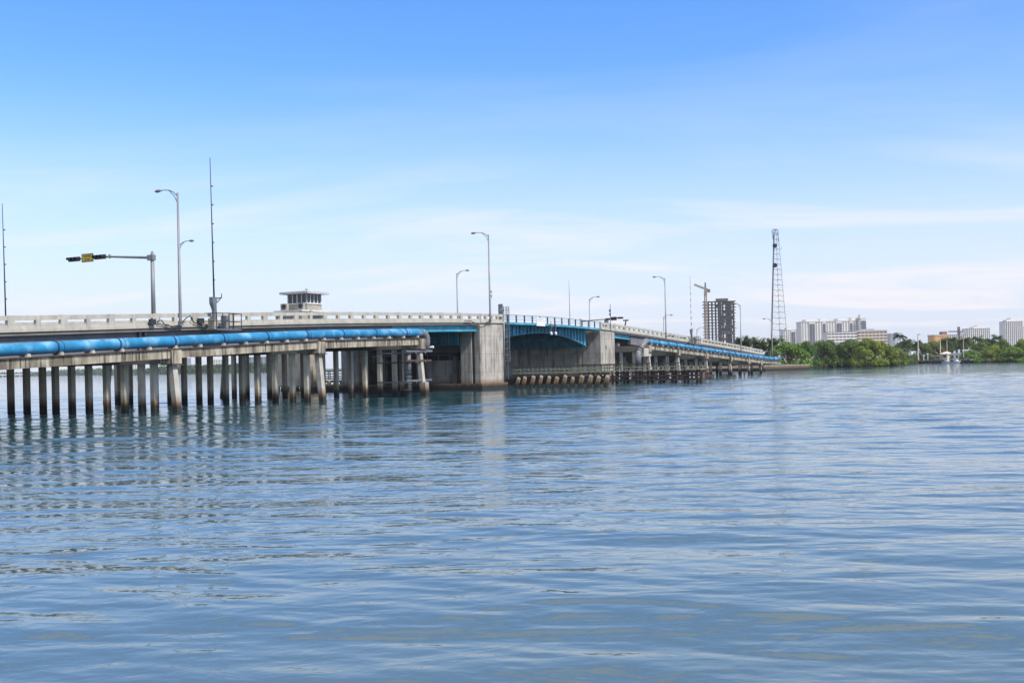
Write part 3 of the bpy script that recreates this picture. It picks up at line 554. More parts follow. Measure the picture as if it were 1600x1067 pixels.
# ------------------------------------------------------------------ cars on the bridge
def car(s, n, m, label):
    z = zr(s) - 1.115; t = bthing('car', label, 'car', s, n, z, 'cars crossing the bridge'); sl = math.atan(zr(s + .5) - zr(s - .5)); t.rotation_euler = (0, -sl, BROT)
    mb = MB(); mb.poly([(-2.2, .35), (-2.25, .75), (-2.1, .92), (-1.35, .98), (1.0, .95), (2.0, .80), (2.25, .6), (2.2, .35)], -.88, .88); mb.build('body', m, t, bevel=.06)
    mb = MB(); mb.poly([(-1.75, .96), (-1.15, 1.40), (.25, 1.42), (1.0, .95)], -.72, .72); c = mb.build('window', M['glass'], t, bevel=.05)
    mb = MB(); mb.poly([(-1.2, 1.38), (-1.1, 1.45), (.2, 1.47), (.32, 1.38)], -.70, .70); mb.build('roof', m, t)
    for x in (-1.4, 1.4):
        for y in (-.82, .82): mb = MB(); mb.tube([(x, y - .1, .33), (x, y + .1, .33)], .33, 14); mb.build('wheel', M['black_rubber'], t)
car(SZ(1049, 520, 72)[0], 72, M['black'], 'dark car behind the parapet right of the near lamp over the pipe')
car(SZ(1067, 523, 72)[0], 72, mat('dark_red_car_paint', (.12, .03, .03), .3), 'dark red car behind the parapet just left of the banded mast')
# ------------------------------------------------------------------ street lamps
def lamp(s, n, zb_, zt, arm, label, group):
    t = bthing('street_lamp', label, 'street lamp', s, n, zb_, group); h = zt - zb_
    mb = MB(); mb.tube([(0, 0, 0), (0, 0, .5), (0, 0, h)], [.15, .13, .085], 10); mb.build('pole', M['pole'], t, smooth=True)
    mb = MB(); mb.tube([(0, 0, 0), (0, 0, .12)], .24, 8); mb.build('base_plate', M['pole'], t)
    e = abs(arm); sg = 1 if arm > 0 else -1
    mb = MB(); mb.tube([(0, 0, h - .25), (0, sg * e * .25, h + .10), (0, sg * e * .5, h + .30), (0, sg * e * .75, h + .36), (0, sg * e, h + .36)], [.06, .05, .045, .04, .04], 7)
    mb.tube([(0, 0, h - .9), (0, sg * e * .2, h - .25), (0, sg * e * .5, h + .26)], .032, 6); mb.build('arm', M['pole'], t, smooth=True)
    mb = MB(); y0 = sg * (e - .05)
    mb.tube([(0, y0, h + .36), (0, y0 + sg * .15, h + .36), (0, y0 + sg * .45, h + .34), (0, y0 + sg * .72, h + .33)], [.06, .12, .15, .06], 8); mb.build('lamp_head', M['pole'], t, smooth=True)
    return t
NL = [((273, 302), (277, 490), 'tall street lamp above the mast with yellow sign, nearest on the near parapet', 1.9), ((760, 367), (762, 490), 'tall street lamp on the near parapet above the pier with ladder', 1.9), ((1036, 435), (1038, 521), 'street lamp on the near parapet where the blue pipe starts right of the pier', 1.7),
      ((1153, 476), (1157, 541), 'street lamp on the near parapet just right of the unfinished tower', 1.6), ((1204, 500), (1204, 552), 'short street lamp beside the lattice tower at the end of the bridge', 1.5)]
for (a, b, lab, arm) in NL:
    s, zt = SZ(*a, 67.95); s1 = SZ(*b, 67.95)[0]; s = (s + s1) / 2 if abs(s - s1) < 2 else s1; lamp(s, 67.62, zr(s) - 1.05, zt, arm, lab, 'street lamps on the near parapet')
FL = [((279, 383), 'street lamp on the far parapet standing right behind the tallest near lamp'), ((714, 427), 'street lamp on the far parapet left of the lamp over the ladder pier'), ((921, 467), 'street lamp on the far parapet above the right end of the drawbridge span'),
      ((1037, 495), 'small far parapet lamp half hidden behind the near lamp over the pipe'), ((1089, 514), 'tiny far parapet lamp left of the unfinished tower'), ((1175, 529), 'tiny far parapet lamp in front of the date palms')]
for (a, lab) in FL:
    s, zt = SZ(*a, 90.15); lamp(s, 90.2, zr(s) - 1.05, zt, -1.7, lab, 'street lamps on the far parapet')
for z, q in ((SZ(760, 455, 67.6)[1], 0), (SZ(760, 462, 67.6)[1], 1)):
    s = 125.5; t = bthing('camera', '%s small camera on the lamp pole over the ladder pier' % ('upper' if not q else 'lower'), 'camera', s - .3, 67.6, z, 'cameras on the lamp pole'); mb = MB(); mb.box(-.35, .1, -.08, .08, -.08, .1); mb.tube([(0, 0, -.3), (.25, 0, -.2)], .03, 5); mb.build('housing', M['dark_metal'], t)
# thin pole with cameras on pier 2
s, zt = SZ(952, 475, N0); t = bthing('camera_pole', 'thin grey pole with small devices on the pier right of the drawbridge', 'pole', s, N0 - .15, zr(s) - 1.1); h = zt - zr(s) + 1.1
mb = MB(); mb.tube([(0, 0, 0), (0, 0, h)], [.08, .05], 8); mb.build('pole', M['galv'], t); mb = MB(); mb.box(-.3, -.05, -.1, .1, h - 1.3, h - .9); mb.box(-.25, -.05, -.1, .1, h - 1.9, h - 1.5); mb.build('device', M['dark_metal'], t)

# ------------------------------------------------------------------ signal masts
def signal_head(t, og, s, na, nb, z, facing):
    mb = MB(); lo, hi = min(na, nb), max(na, nb); mb.box(s - .12, s + .12, lo, hi, z - .19, z + .19); g = mb.build('signal_head', M['black'], t, og, bevel=.04)
    for k, m in enumerate(('lens_r', 'lens_y', 'lens_g')):
        n = lo + (hi - lo) * (k + .5) / 3; x = s + facing * .12
        mb = MB(); mb.tube([(x, n, z), (x + facing * .02, n, z)], .13, 12); mb.build('lens', M[m], g, (0, 0, 0)).location = (-0, -0, 0)
        g.children[-1].parent = g
        mb = MB()
        for i in range(8):
            a0, a1 = -.35 + (PI + .7) * i / 8, -.35 + (PI + .7) * (i + 1) / 8
            p = [(x, n + .155 * math.cos(a), z + .155 * math.sin(a)) for a in (a0, a1)] + [(x + facing * .26, n + .155 * math.cos(a), z + .155 * math.sin(a)) for a in (a1, a0)]
            mb.add(p, [(0, 1, 2, 3)])
        mb.build('visor', M['black'], g, (0, 0, 0))
    for ch in g.children: ch.location = (-og[0], -og[1], -og[2])
s = 67.4; zt = SZ(238, 395, 68)[1]; za = SZ(237, 402, 68)[1]
t = bthing('signal_mast', 'traffic signal mast reaching left over the road with yellow sign between two signals', 'traffic signal', s, 68.2, 0); og = (s, 68.2, 0)
mb = MB(); mb.tube([(s, 68.2, zr(s) - 1.1), (s, 68.2, zt)], [.19, .15], 10); mb.tube([(s, 68.2, zt), (s, 68.2, zt + .22)], [.1, .02], 8); mb.build('pole', M['pole'], t, og, True)
zl = za + .42; n1 = nfor(s, 110, zl); n2 = nfor(s, 127, zl); n3 = nfor(s, 129.5, zl); n4 = nfor(s, 147.5, zl); n5 = nfor(s, 150, zl); n6 = nfor(s, 167, zl)
mb = MB(); mb.tube([(s, 68.2, za), (s, n6 - .2, zl - .02), (s, n1, zl + .03)], [.12, .08, .05], 8); mb.box(s - .2, s + .2, 68.0, 68.6, za - .22, za + .22); mb.tube([(s, n6 - .35, zl), (s, n6 - .3, zl)], .18, 8); mb.build('arm', M['pole'], t, og)
signal_head(t, og, s - .16, n1, n2, zl, -1); signal_head(t, og, s - .16, n5, n6, zl, -1)
mb = MB(); zc = zl + .03; hh = .36; mb.box(s - .14, s - .10, min(n3, n4), max(n3, n4), zc - hh, zc + hh); sg_ = mb.build('sign_panel', M['black'], t, og)
mb = MB(); mb.box(s - .15, s - .143, min(n3, n4) + .05, max(n3, n4) - .05, zc - hh + .05, zc + hh - .05); mb.build('sign_face', M['yellow'], t, og)
mb = MB(); a0, a1 = min(n3, n4) + .09, max(n3, n4) - .09; e = hh - .09
for q in ((a0, a1, zc + e - .012, zc + e), (a0, a1, zc - e, zc - e + .012), (a0, a0 + .012, zc - e + .012, zc + e - .012), (a1 - .012, a1, zc - e + .012, zc + e - .012)): mb.box(s - .156, s - .151, *q)
mb.build('sign_border', M['black'], t, og)
wn = a1 - a0
for k, (tx, sz) in enumerate((('STOP HERE', .17), ('ON RED', .17))):
    text_mb(tx, sz, 'lettering', M['black'], t, (-.153, (a0 + a1) / 2 - 68.2, zc + .13 - k * .27), (PI / 2, 0, -PI / 2), .004, .003)
# far mast seen almost edge on, right of the span
s = 205.0; z1 = SZ(955, 499, 86)[1]; t = bthing('signal_mast', 'distant traffic signal mast with dark sign panel above the pier right of the drawbridge', 'traffic signal', s, 90.2, 0); og = (s, 90.2, 0)
na = nfor(s, 954, z1); nb = nfor(s, 963.5, z1); nc = nfor(s, 973, z1); zz = H + (566.5 - 499) * W(s, na).y / F
mb = MB(); mb.tube([(s, 90.2, zr(s) - 1.1), (s, 90.2, zz + .3)], .15, 8); mb.build('pole', M['pole'], t, og, True)
mb = MB(); mb.tube([(s, 90.2, zz - .3), (s, na, zz), (s, nc, zz + .15)], [.1, .08, .05], 8); mb.build('arm', M['dark_metal'], t, og)
mb = MB(); mb.box(s - .05, s + .05, nb, na, zz - .35, zz + .35); mb.build('sign_panel', M['dark_metal'], t, og)
signal_head(t, og, s + .1, nc, nb - .15, zz + .1, 1); signal_head(t, og, s + .1, na + .15, na + 1.1, zz - .05, 1)
# crash gate box
s, z = SZ(975.5, 500.5, 84); t = bthing('warning_gate', 'dark lowered barrier arm tip behind the parapet right of the drawbridge pier', 'barrier', s, 84, z - 3); mb = MB(); mb.box(-.3, .3, -.3, .3, 0, 1.6); mb.build('housing', M['galv'], t); mb = MB(); mb.beam((0, 0, 1.4), (0, -.4, 3.0), .2); mb.box(-.15, .15, -.9, .25, 2.85, 3.1); mb.build('arm', M['dark_metal'], t)
s, z = SZ(947.5, 501, 86); t = bthing('control_cabinet', 'grey cabinet standing behind the parapet over the right drawbridge pier', 'cabinet', s, 86, zr(s) - 1.12); mb = MB(); mb.box(-.35, .35, -.35, .35, 0, z - zr(s) + 1.3); mb.build('casing', M['galv'], t)

# ------------------------------------------------------------------ whip antennas
def antenna(s, n, zt, label, bands, plat, striped=False):
    z0 = zr(s) - 1.0; t = bthing('antenna_mast', label, 'antenna mast', s, n, z0, 'tall thin masts along the bridge'); h = zt - z0; zb0 = 2.2 if plat else 0
    mb = MB(); mb.tube([(0, 0, zb0), (-.05, 0, h * .5), (-.12, 0, h)], [.075, .055, .03], 8); mb.build('mast', M['dark_metal'] if not striped else M['rust'], t, smooth=True)
    for k in range(bands):
        z = zb0 + 1.6 + (h - zb0 - 2.5) * k / bands; mb = MB(); mb.box(-.02, .15, -.03, .03, z, z + .10); mb.build('step_bracket', M['dark_metal'], t)
    if striped:
        for k in range(9):
            z = zb0 + (h - zb0) * (k + .2) / 9; mb = MB(); mb.tube([(0 - .1 * z / h, 0, z), (-.1 * (z + .7) / h, 0, z + .7)], .07, 8); mb.build('white_band', M['white'], t)
    if plat:
        mb = MB(); mb.box(-.16, .16, -.16, .16, -.5, 1.2); mb.hexa([(i * .15, j * .15, 1.203) for i, j in ((-1, -1), (1, -1), (1, 1), (-1, 1))] + [(-.15 + i * .24, j * .2, 1.8) for i, j in ((-1, -1), (1, -1), (1, 1), (-1, 1))]); mb.box(-.40, .16, -.2, .2, 1.803, 2.35); mb.build('pedestal', M['galv'], t)
        mb = MB(); mb.beam((.1, 0, 2.2), (.95, 0, 2.35), .1); mb.beam((.1, 0, 1.7), (.8, 0, 2.25), .06); mb.beam((.95, 0, 2.3), (.95, 0, 2.7), .05); mb.build('side_bracket', M['dark_metal'], t)
        mb = MB(); mb.box(-.9, 2.3, -1.05, .35, -.55, -.45); mb.build('platform', M['galv'], t)
        mb = MB()
        for z in (.2, .9): mb.box(-.9, 2.3, -1.05, -1.01, z, z + .05); mb.box(-.9, -.86, -1.0, .35, z, z + .05); mb.box(2.26, 2.3, -1.0, .35, z, z + .05)
        for x in (-.88, -.1, .7, 1.2, 1.28, 2.28): mb.box(x - .025, x + .025, -1.06, -1.0, -.45, .95)
        mb.build('guard_rail', M['dark_metal'], t)
        mb = MB(); mb.box(.9, 1.35, -.5, .1, -.45, .75); mb.build('equipment_box', M['grey_paint'], t); mb = MB(); mb.box(-.7, -.4, -.6, .1, -.45, .5); mb.build('equipment_box', M['tan'], t)
    return t
s, zt = SZ(327.5, 246, 67.2); s = SZ(335, 490, 67.2)[0]; antenna(s, 67.2, zt, 'tallest thin mast on a caged platform outside the near parapet', 6, True)
s, zt = SZ(1078, 431, 67.2); s = SZ(1080.5, 522, 67.2)[0]; antenna(s, 67.2, zt, 'banded thin mast on a platform left of the unfinished tower', 9, True, True)
s, zt = SZ(3, 318, 90.4); s = SZ(9, 490, 90.4)[0]; antenna(s, 90.4, zt, 'thin mast at the left end of the view behind the parapet', 6, False)
s, zt = SZ(888, 438, 90.4); s = SZ(890.5, 497, 90.4)[0]; antenna(s, 90.4, zt, 'thin mast rising behind the railing of the blue drawbridge span', 5, False)

# ------------------------------------------------------------------ fenders
def fender_concrete(s, n0, n1, label, near=True):
    t = bthing('channel_fender', label, 'fender', s, (n0 + n1) / 2); og = (s, (n0 + n1) / 2, 0); n = n0 + .3
    while n < n1:
        r = random.uniform(.25, .34); h = 1.5 + random.uniform(-.2, .07); q = random.uniform(-.16, .05); mb = MB(); mb.hexa([(s - .75 + i * r, n + .5 + j * r, -1.5) for i, j in ((-1, -1), (1, -1), (1, 1), (-1, 1))] + [(s - .35 + i * r * .8, n + q + j * r * .75, h + .12 * j + (.08 if i > 0 else -.1)) for i, j in ((-1, -1), (1, -1), (1, 1), (-1, 1))]); mb.build('pile', M['stub'], t, og, bevel=.07)
        mb = MB(); mb.tube([(s + .5, n + .5, -1.5), (s + .5, n + .5, 1.45)], .24, 8); mb.build('inner_pile', M['wale'], t, og); n += 1.18 + random.uniform(-.12, .1)
    for z in (.55, 1.12):
        mb = MB(); mb.box(s + .05, s + .3, n0, n1, z, z + .3); mb.build('wale', M['wale'], t, og)
    mb = MB(); mb.box(s - .2, s + 1.2, n0 - .1, n1 + .1, 1.58, 1.74); mb.build('walkway', M['wood'], t, og)
    for q, x in enumerate((s - .15, s + 1.15)):
        n = n0
        while n < n1 + .1:
            mb = MB(); mb.box(x - .06, x + .06, n - .06, n + .06, 1.743, 2.72); mb.build('rail_post', M['wood_light'], t, og); n += 1.3
        mb = MB(); mb.box(x - .09, x + .09, n0 - .3, n1 + .3, 2.723, 2.84); mb.build('top_rail', M['wood'], t, og)
        mb = MB(); mb.box(x - .11, x - .063, n0 - .1, n1 + .1, 2.32, 2.46); mb.box(x - .11, x - .063, n0 - .1, n1 + .1, 1.9, 2.06); mb.build('middle_rail', M['wood_light'], t, og)
    return t
fender_concrete(132.6, 54.3, 68.4, 'near channel fender of stubby concrete piles under a timber walkway beside the ladder pier')
fender_concrete(131.5, 95.5, 108.5, 'distant channel fender seen between the bridge piles at left')
def fender_timber(s, n0, n1):
    t = bthing('channel_fender', 'dark timber channel fender with pink sign and white gauge at its end', 'fender', s, (n0 + n1) / 2); og = (s, (n0 + n1) / 2, 0); n = n0
    while n < n1:
        for x in (s, s + 1.6):
            mb = MB(); mb.tube([(x, n, -1.5), (x, n, 1.95)], .19, 8); mb.build('pile', M['wale'], t, og)
        n += 1.9
    for z in (.32, .86, 1.38):
        mb = MB(); mb.box(s - .42, s - .2, n0 - .6, n1, z, z + .28); mb.box(s + .22, s + .42, n0 - .6, n1, z, z + .26); mb.build('wale', M['wale'], t, og)
    mb = MB(); mb.box(s - .5, s + 1.9, n0 - .7, n1, 1.80, 1.92); mb.build('walkway', M['wood_light'], t, og)
    for x in (s - .4, s + 1.8):
        n = n0 - .5
        while n < n1:
            mb = MB(); mb.box(x - .06, x + .06, n - .06, n + .06, 1.923, 2.8); mb.build('rail_post', M['wood'], t, og); n += 2.2
        mb = MB(); mb.box(x - .1, x + .1, n0 - .6, n1, 2.803, 2.92); mb.build('top_rail', M['wood'], t, og); mb = MB(); mb.box(x - .1, x - .063, n0 - .6, n1, 2.3, 2.42); mb.build('middle_rail', M['wood_light'], t, og)
    for q in range(5):   # broken boards at the river end
        mb = MB(); a = random.uniform(-.5, .5); mb.beam((s - .5 + q * .3, n0 - .7, .3 + q * .35), (s + 1.9, n0 - 1.2 - random.random() * .5, .4 + q * .33 + a * .3), .2); mb.build('end_board', M['wale'], t, og)
fender_timber(155.2, 49.9, 68.5)
sF = 155.2 - .52
def nat(x, z): return nfor(sF, x, z)
na, nb = nat(1068, 1.5), nat(1080, 1.5); t = bthing('warning_sign', 'faded pink rectangular sign on the dark timber fender', 'sign', sF, (na + nb) / 2); og = (sF, (na + nb) / 2, 0)
mb = MB(); mb.box(sF - .04, sF, nb, na, 1.02, 1.98); mb.build('panel', M['pink'], t, og)
for k, tx in enumerate(('CAUTION', 'NO WAKE')): pass
mb = MB()
for k, (u0, u1) in enumerate(((.12, .9), (.3, .88))):
    u = u0
    while u < u1 - .05:
        q = random.uniform(.04, .1); mb.box(sF - .048, sF - .043, nb + (na - nb) * (1 - u - q), nb + (na - nb) * (1 - u), 1.62 - k * .27, 1.70 - k * .27); u += q + .03
mb.build('faded_lettering', M['redtxt'], t, og)
na, nb = nat(1082, 1.5), nat(1092, 1.5); t = bthing('clearance_gauge', 'tall white clearance gauge board with dark numbers and yellow green foot at the fender end', 'gauge board', sF, (na + nb) / 2); og = (sF, (na + nb) / 2, 0)
mb = MB(); mb.box(sF - .10, sF - .02, nb, na, .62, 2.15); mb.build('panel', M['white'], t, og); mb = MB(); mb.box(sF - .10, sF - .02, nb, na, -.4, .617); mb.build('fouled_foot', M['algae'], t, og)
for k, tx in enumerate(('25', '24')): text_mb(tx, .42, 'number', M['greytxt'], t, (-.104, 0, 1.85 - k * .52), (PI / 2, 0, -PI / 2), .008, .003)
mb = MB()
for k in range(6): mb.box(sF - .106, sF - .102, na - .16, na - .04, .8 + k * .24, .85 + k * .24)
mb.build('tick_marks', M['greytxt'], t, og)

# ------------------------------------------------------------------ vegetation
def leaf_mat(name, c1, c2):
    m = bpy.data.materials.new(name); m.use_nodes = True; t = m.node_tree; n = t.nodes; l = t.links; b = n['Principled BSDF']; b.inputs['Roughness'].default_value = .6; b.inputs['Specular IOR Level'].default_value = .3
    oi = n.new('ShaderNodeObjectInfo'); g = n.new('ShaderNodeNewGeometry'); no = n.new('ShaderNodeTexNoise'); no.inputs['Scale'].default_value = .55; no.inputs['Detail'].default_value = 3; l.new(g.outputs['Position'], no.inputs['Vector'])
    a = n.new('ShaderNodeMath'); a.operation = 'MULTIPLY_ADD'; l.new(oi.outputs['Random'], a.inputs[0]); a.inputs[1].default_value = .35; l.new(no.outputs[0], a.inputs[2])
    r = n.new('ShaderNodeMapRange'); r.inputs[1].default_value = .35; r.inputs[2].default_value = .95; l.new(a.outputs[0], r.inputs[0])
    mx = n.new('ShaderNodeMix'); mx.data_type = 'RGBA'; l.new(r.outputs[0], mx.inputs[0]); mx.inputs[6].default_value = (*c1, 1); mx.inputs[7].default_value = (*c2, 1); l.new(mx.outputs[2], b.inputs['Base Color'])
    tr = n.new('ShaderNodeBsdfTranslucent'); l.new(mx.outputs[2], tr.inputs[0]); ms = n.new('ShaderNodeMixShader'); ms.inputs[0].default_value = .3
    l.new(b.outputs[0], ms.inputs[1]); l.new(tr.outputs[0], ms.inputs[2]); l.new(ms.outputs[0], n['Material Output'].inputs[0]); return m
M['mangrove'] = leaf_mat('mangrove_leaves', (.045, .09, .015), (.23, .28, .03))
M['bright'] = leaf_mat('bright_leaves', (.05, .12, .018), (.16, .27, .03))
M['darkleaf'] = leaf_mat('dark_leaves', (.04, .085, .018), (.14, .20, .03))
M['palmleaf'] = leaf_mat('palm_leaves', (.05, .085, .02), (.10, .14, .035))
M['bark'] = mat('bark', (.16, .12, .09), .9, scale=3, var=.5)
def leaf_mesh(name, lobes, per, size, seed, flat=.8):
    g = np.random.default_rng(seed); V = []
    for (c, r) in lobes:
        k = int(per * (r[0] / .3) ** 2); d = g.normal(size=(k, 3)); d /= np.linalg.norm(d, axis=1)[:, None]; d[:, 2] = np.where(d[:, 2] < -.55, -d[:, 2], d[:, 2])
        rad = g.uniform(.72, 1.08, (k, 1)); p = np.array(c) + d * np.array(r) * rad
        nn = d + g.normal(0, .45, (k, 3)) + np.array([0, 0, .35]); nn /= np.linalg.norm(nn, axis=1)[:, None]
        t_ = np.cross(nn, g.normal(size=(k, 3))); t_ /= np.linalg.norm(t_, axis=1)[:, None]; b_ = np.cross(nn, t_); sz = size * g.uniform(.6, 1.4, (k, 1))
        V.append(np.stack([p - t_ * sz, p - b_ * sz * .6, p + t_ * sz, p + b_ * sz * .6], 1))
    V = np.concatenate(V).reshape(-1, 3); nq = len(V) // 4; me = bpy.data.meshes.new(name); me.vertices.add(len(V)); me.vertices.foreach_set('co', V.ravel())
    me.loops.add(nq * 4); me.loops.foreach_set('vertex_index', np.arange(nq * 4, dtype=np.int32)); me.polygons.add(nq); me.polygons.foreach_set('loop_start', (np.arange(nq) * 4).astype(np.int32)); me.update(calc_edges=True); return me
def dome_lobes(seed, n=40, low=True):
    g = np.random.default_rng(seed); L_ = []
    for i in range(n):
        a = g.uniform(0, 2 * PI); e = g.uniform(0, 1) ** .8 * PI / 2; q = .78 * g.uniform(.86, 1.1); z = math.sin(e) * q; x = math.cos(e) * q
        r = g.uniform(.15, .29); L_.append(((x * math.cos(a), x * math.sin(a), max(z, .06) * .98), (r, r, r * .62)))
    for i in range(16): a = i * .4; L_.append(((.85 * math.cos(a), .85 * math.sin(a), .08 + .05 * (i % 3)), (.17, .17, .12)))
    return L_
crowns = {}
for k in range(4):
    for mk in ('mangrove', 'bright', 'darkleaf'):
        me = leaf_mesh('crown', dome_lobes(30 + k), 170, .045, 50 + k); me.materials.append(M[mk]); crowns[(mk, k)] = me
def trunk_mesh():
    mb = MB(); g = random.Random(3)
    mb.tube([(0, 0, -.1), (.02, 0, .2), (0, .02, .45)], [.05, .035, .02], 7)
    for k in range(7):
        a = k * .9; mb.tube([(0, 0, .12 + .04 * k), (.25 * math.cos(a), .25 * math.sin(a), .35 + .03 * k), (.5 * math.cos(a), .5 * math.sin(a), .55)], [.028, .018, .008], 5)
        mb.tube([(.35 * math.cos(a + .4), .35 * math.sin(a + .4), -.1), (.2 * math.cos(a + .4), .2 * math.sin(a + .4), .12), (0, 0, .25)], [.012, .012, .014], 4)
    return mb
tm = None
def tree(x, ytop, yfoot, wpx, kind, label, Y=None, cat='tree', name='mangrove_tree', group='mangroves along the shore', z0=.15, depth=None):
    global tm
    if Y is None: q = foot(x, yfoot); Y = q[1] + 3
    p = P(x, yfoot, Y); top = P(x, ytop, Y).z; h = top - z0; w_ = wpx * Y / F / 2
    t = thing(name, label, cat, (p.x, Y + (depth or w_) * .6, z0), random.uniform(0, 6), group)
    o = bpy.data.objects.new('crown', crowns[(kind, random.randrange(4))]); scene.collection.objects.link(o); o.parent = t; o.scale = (w_ * 1.22, w_ * 1.22, h * 1.02)
    if tm is None: o2 = trunk_mesh().build('trunk', M['bark'], t); tm = o2.data
    else: o2 = bpy.data.objects.new('trunk', tm); scene.collection.objects.link(o2); o2.parent = t
    o2.scale = (w_ * .9, w_ * .9, h); return t
TR = [(1236, 532, 577, 62, 'bright', 'bright green rounded tree above the brown seawall at the bridge end'),
 (1262, 531, 575.3, 44, 'bright', 'yellow green tree crown just right of the seawall tree'),
 (1288, 531, 574.2, 46, 'darkleaf', 'dark mangrove right of the two bright trees at the bridge end'),
 (1310, 541, 573.4, 42, 'mangrove', 'low spreading mangrove in front below the left half of the white condominium'),
 (1332, 528, 573.2, 50, 'darkleaf', 'large dark mangrove below the middle of the white condominium'),
 (1350, 539, 572.8, 46, 'mangrove', 'olive mangrove below the round tower of the white condominium'),
 (1362, 526, 573, 50, 'mangrove', 'tallest olive mangrove below the parking garage'),
 (1385, 531, 572, 42, 'mangrove', 'rounded mangrove below the right end of the parking garage'),
 (1400, 541, 571.4, 40, 'mangrove', 'mangrove sloping to the water left of the dock inlet'),
 (1414, 550, 569.8, 30, 'mangrove', 'small yellow green mangrove at the left corner of the dock inlet'),
 (1425, 558, 568.6, 18, 'mangrove', 'lowest mangrove bush touching the left end of the dock'),
 (1522, 546, 566.8, 34, 'bright', 'green mangrove at the right end of the dock'),
 (1537, 533, 566, 36, 'darkleaf', 'tall mangrove rising right of the dock and white house'),
 (1556, 538, 566, 40, 'mangrove', 'broad mangrove left of the tall tower at right edge'),
 (1572, 529, 565.4, 40, 'mangrove', 'high mangrove crown in front of the tower at right edge'),
 (1590, 540, 565.4, 44, 'bright', 'light green mangrove at the right edge of the view'),
 (1604, 529, 565, 40, 'mangrove', 'tall mangrove cut by the right edge of the view'),
 (1625, 532, 564, 60, 'mangrove', 'mangrove outside the right edge of the view')]
for q in TR: tree(*q)
for x, yt, w_, kd, lb in ((1415, 531, 36, 'darkleaf', 'dark tree behind the left part of the dock below the coconut palm'), (1442, 532, 34, 'darkleaf', 'dark tree behind the tallest dock light pole'), (1462, 531, 34, 'mangrove', 'tree behind the dock below the orange building'), (1480, 528, 30, 'darkleaf', 'tree behind the dock kiosk'), (1500, 528, 34, 'darkleaf', 'dark tree behind the white house at the dock'), (1516, 526, 30, 'mangrove', 'tree in front of the white tower block right of the orange building'), (1298, 529, 40, 'bright', 'bright tree in the second row under the white condominium'), (1322, 533, 34, 'mangrove', 'second row tree below the condominium balconies'),
    (1140, 536, 18, 'darkleaf', 'small tree just right of the foot of the unfinished tower'), (1548, 527, 40, 'darkleaf', 'second row tree behind the mangroves right of the dock'), (1185, 548, 26, 'darkleaf', 'dark shrubby tree behind the end of the bridge parapet'), (1205, 541, 20, 'darkleaf', 'dark tree at the foot of the lattice tower'), (1000, 556, 24, 'bright', 'left green tree seen through the piles right of the drawbridge'), (1024, 556, 24, 'bright', 'right green tree seen through the piles right of the drawbridge'), (972, 557, 26, 'mangrove', 'tree seen under the road right of the concrete pier')):
    Yd = 470 if x > 1250 else (380 if x > 1130 else 520)
    tree(x, yt, 560, w_, kd, lb, Y=Yd, name='shade_tree', group='trees behind the shore', z0=.8)
# shrub and grass tuft on the seawall
t = tree(1216, 564, 572, 14, 'mangrove', 'low olive shrub on the seawall left of the bright tree', Y=312, name='shrub', cat='shrub', group=None, z0=1.1)
def palm(x, ytop, Y, kind, label, r, nf=22, drop=.6):
    p = P(x, ytop, Y); zt = p.z - r * .55; t = thing('palm_tree', label, 'palm tree', (p.x, Y, .7), random.uniform(0, 6), 'palm trees behind the shore')
    mb = MB(); g = random.Random(int(x)); mb.tube([(0, 0, -.2), (.1, .05, zt * .5), (.25, 0, zt - .7)], [.28, .2, .16], 8); mb.build('trunk', M['bark'], t, smooth=True)
    mb = MB()
    for k in range(nf):
        a = k * 2.4; el0 = g.uniform(-.9, 1.45) if kind == 'round' else g.uniform(-.45, 1.35); pts = []; px_, pz = 0, 0; e = el0
        for i in range(7): pts.append((px_, pz)); px_ += math.cos(e) * r / 6; pz += math.sin(e) * r / 6; e -= drop * .42 * (1.0 if kind != 'round' else .6)
        ca, sa = math.cos(a), math.sin(a)
        for i in range(6):
            for sd_ in (-1, 1):
                for q in range(3):
                    f = i + q / 3; j = int(f); u = f - j; X0 = pts[j][0] * (1 - u) + pts[min(j + 1, 6)][0] * u; Z0 = pts[j][1] * (1 - u) + pts[min(j + 1, 6)][1] * u
                    ll = r * (.42 if kind == 'round' else .30) * math.sin(PI * min(1, (f + 1.0) / 7.6)); wd = r * .05
                    v = [(X0, 0, Z0), (X0 + wd, 0, Z0), (X0 + wd + ll * .4, sd_ * ll, Z0 - ll * .45), (X0 + ll * .35, sd_ * ll, Z0 - ll * .45)]
                    mb.add([(xx * ca - yy * sa + .25, xx * sa + yy * ca, zz + zt - .7) for xx, yy, zz in v], [(0, 1, 2, 3)])
    mb.build('crown', M['palmleaf'], t); return t
for i, (x, y, Y, kd, r, lb) in enumerate(((1162, 527, 330, 'round', 2.6, 'left date palm behind the end of the bridge'), (1172, 528, 345, 'round', 2.4, 'middle date palm behind the end of the bridge'), (1186, 530, 330, 'round', 2.7, 'right date palm behind the end of the bridge, beside the lattice tower'), (1206, 530, 335, 'round', 2.5, 'brownish palm in front of the foot of the lattice tower'), (1214, 526, 360, 'arch', 2.8, 'palm right behind the lattice tower foot'), (1406, 519, 440, 'arch', 3.1, 'tall coconut palm left of the dock standing clear against the sky'), (1418, 529, 450, 'arch', 2.6, 'shorter palm just right of the tall coconut palm'), (1432, 531, 450, 'arch', 2.4, 'low palm left of the tallest dock light pole'),
    (1476, 527, 430, 'arch', 3.0, 'palm right below the orange building'), (1486, 526, 450, 'arch', 2.8, 'palm behind the dock kiosk'), (1505, 525, 440, 'arch', 3.0, 'palm behind the white dock house'), (1528, 524, 450, 'arch', 3.0, 'palm left of the mangroves beneath the white tower block'), (1558, 522, 470, 'arch', 3.0, 'palm between the two tower blocks at right'))):
    palm(x, y, Y, kd, lb, r, 44 if kd == 'round' else 26)

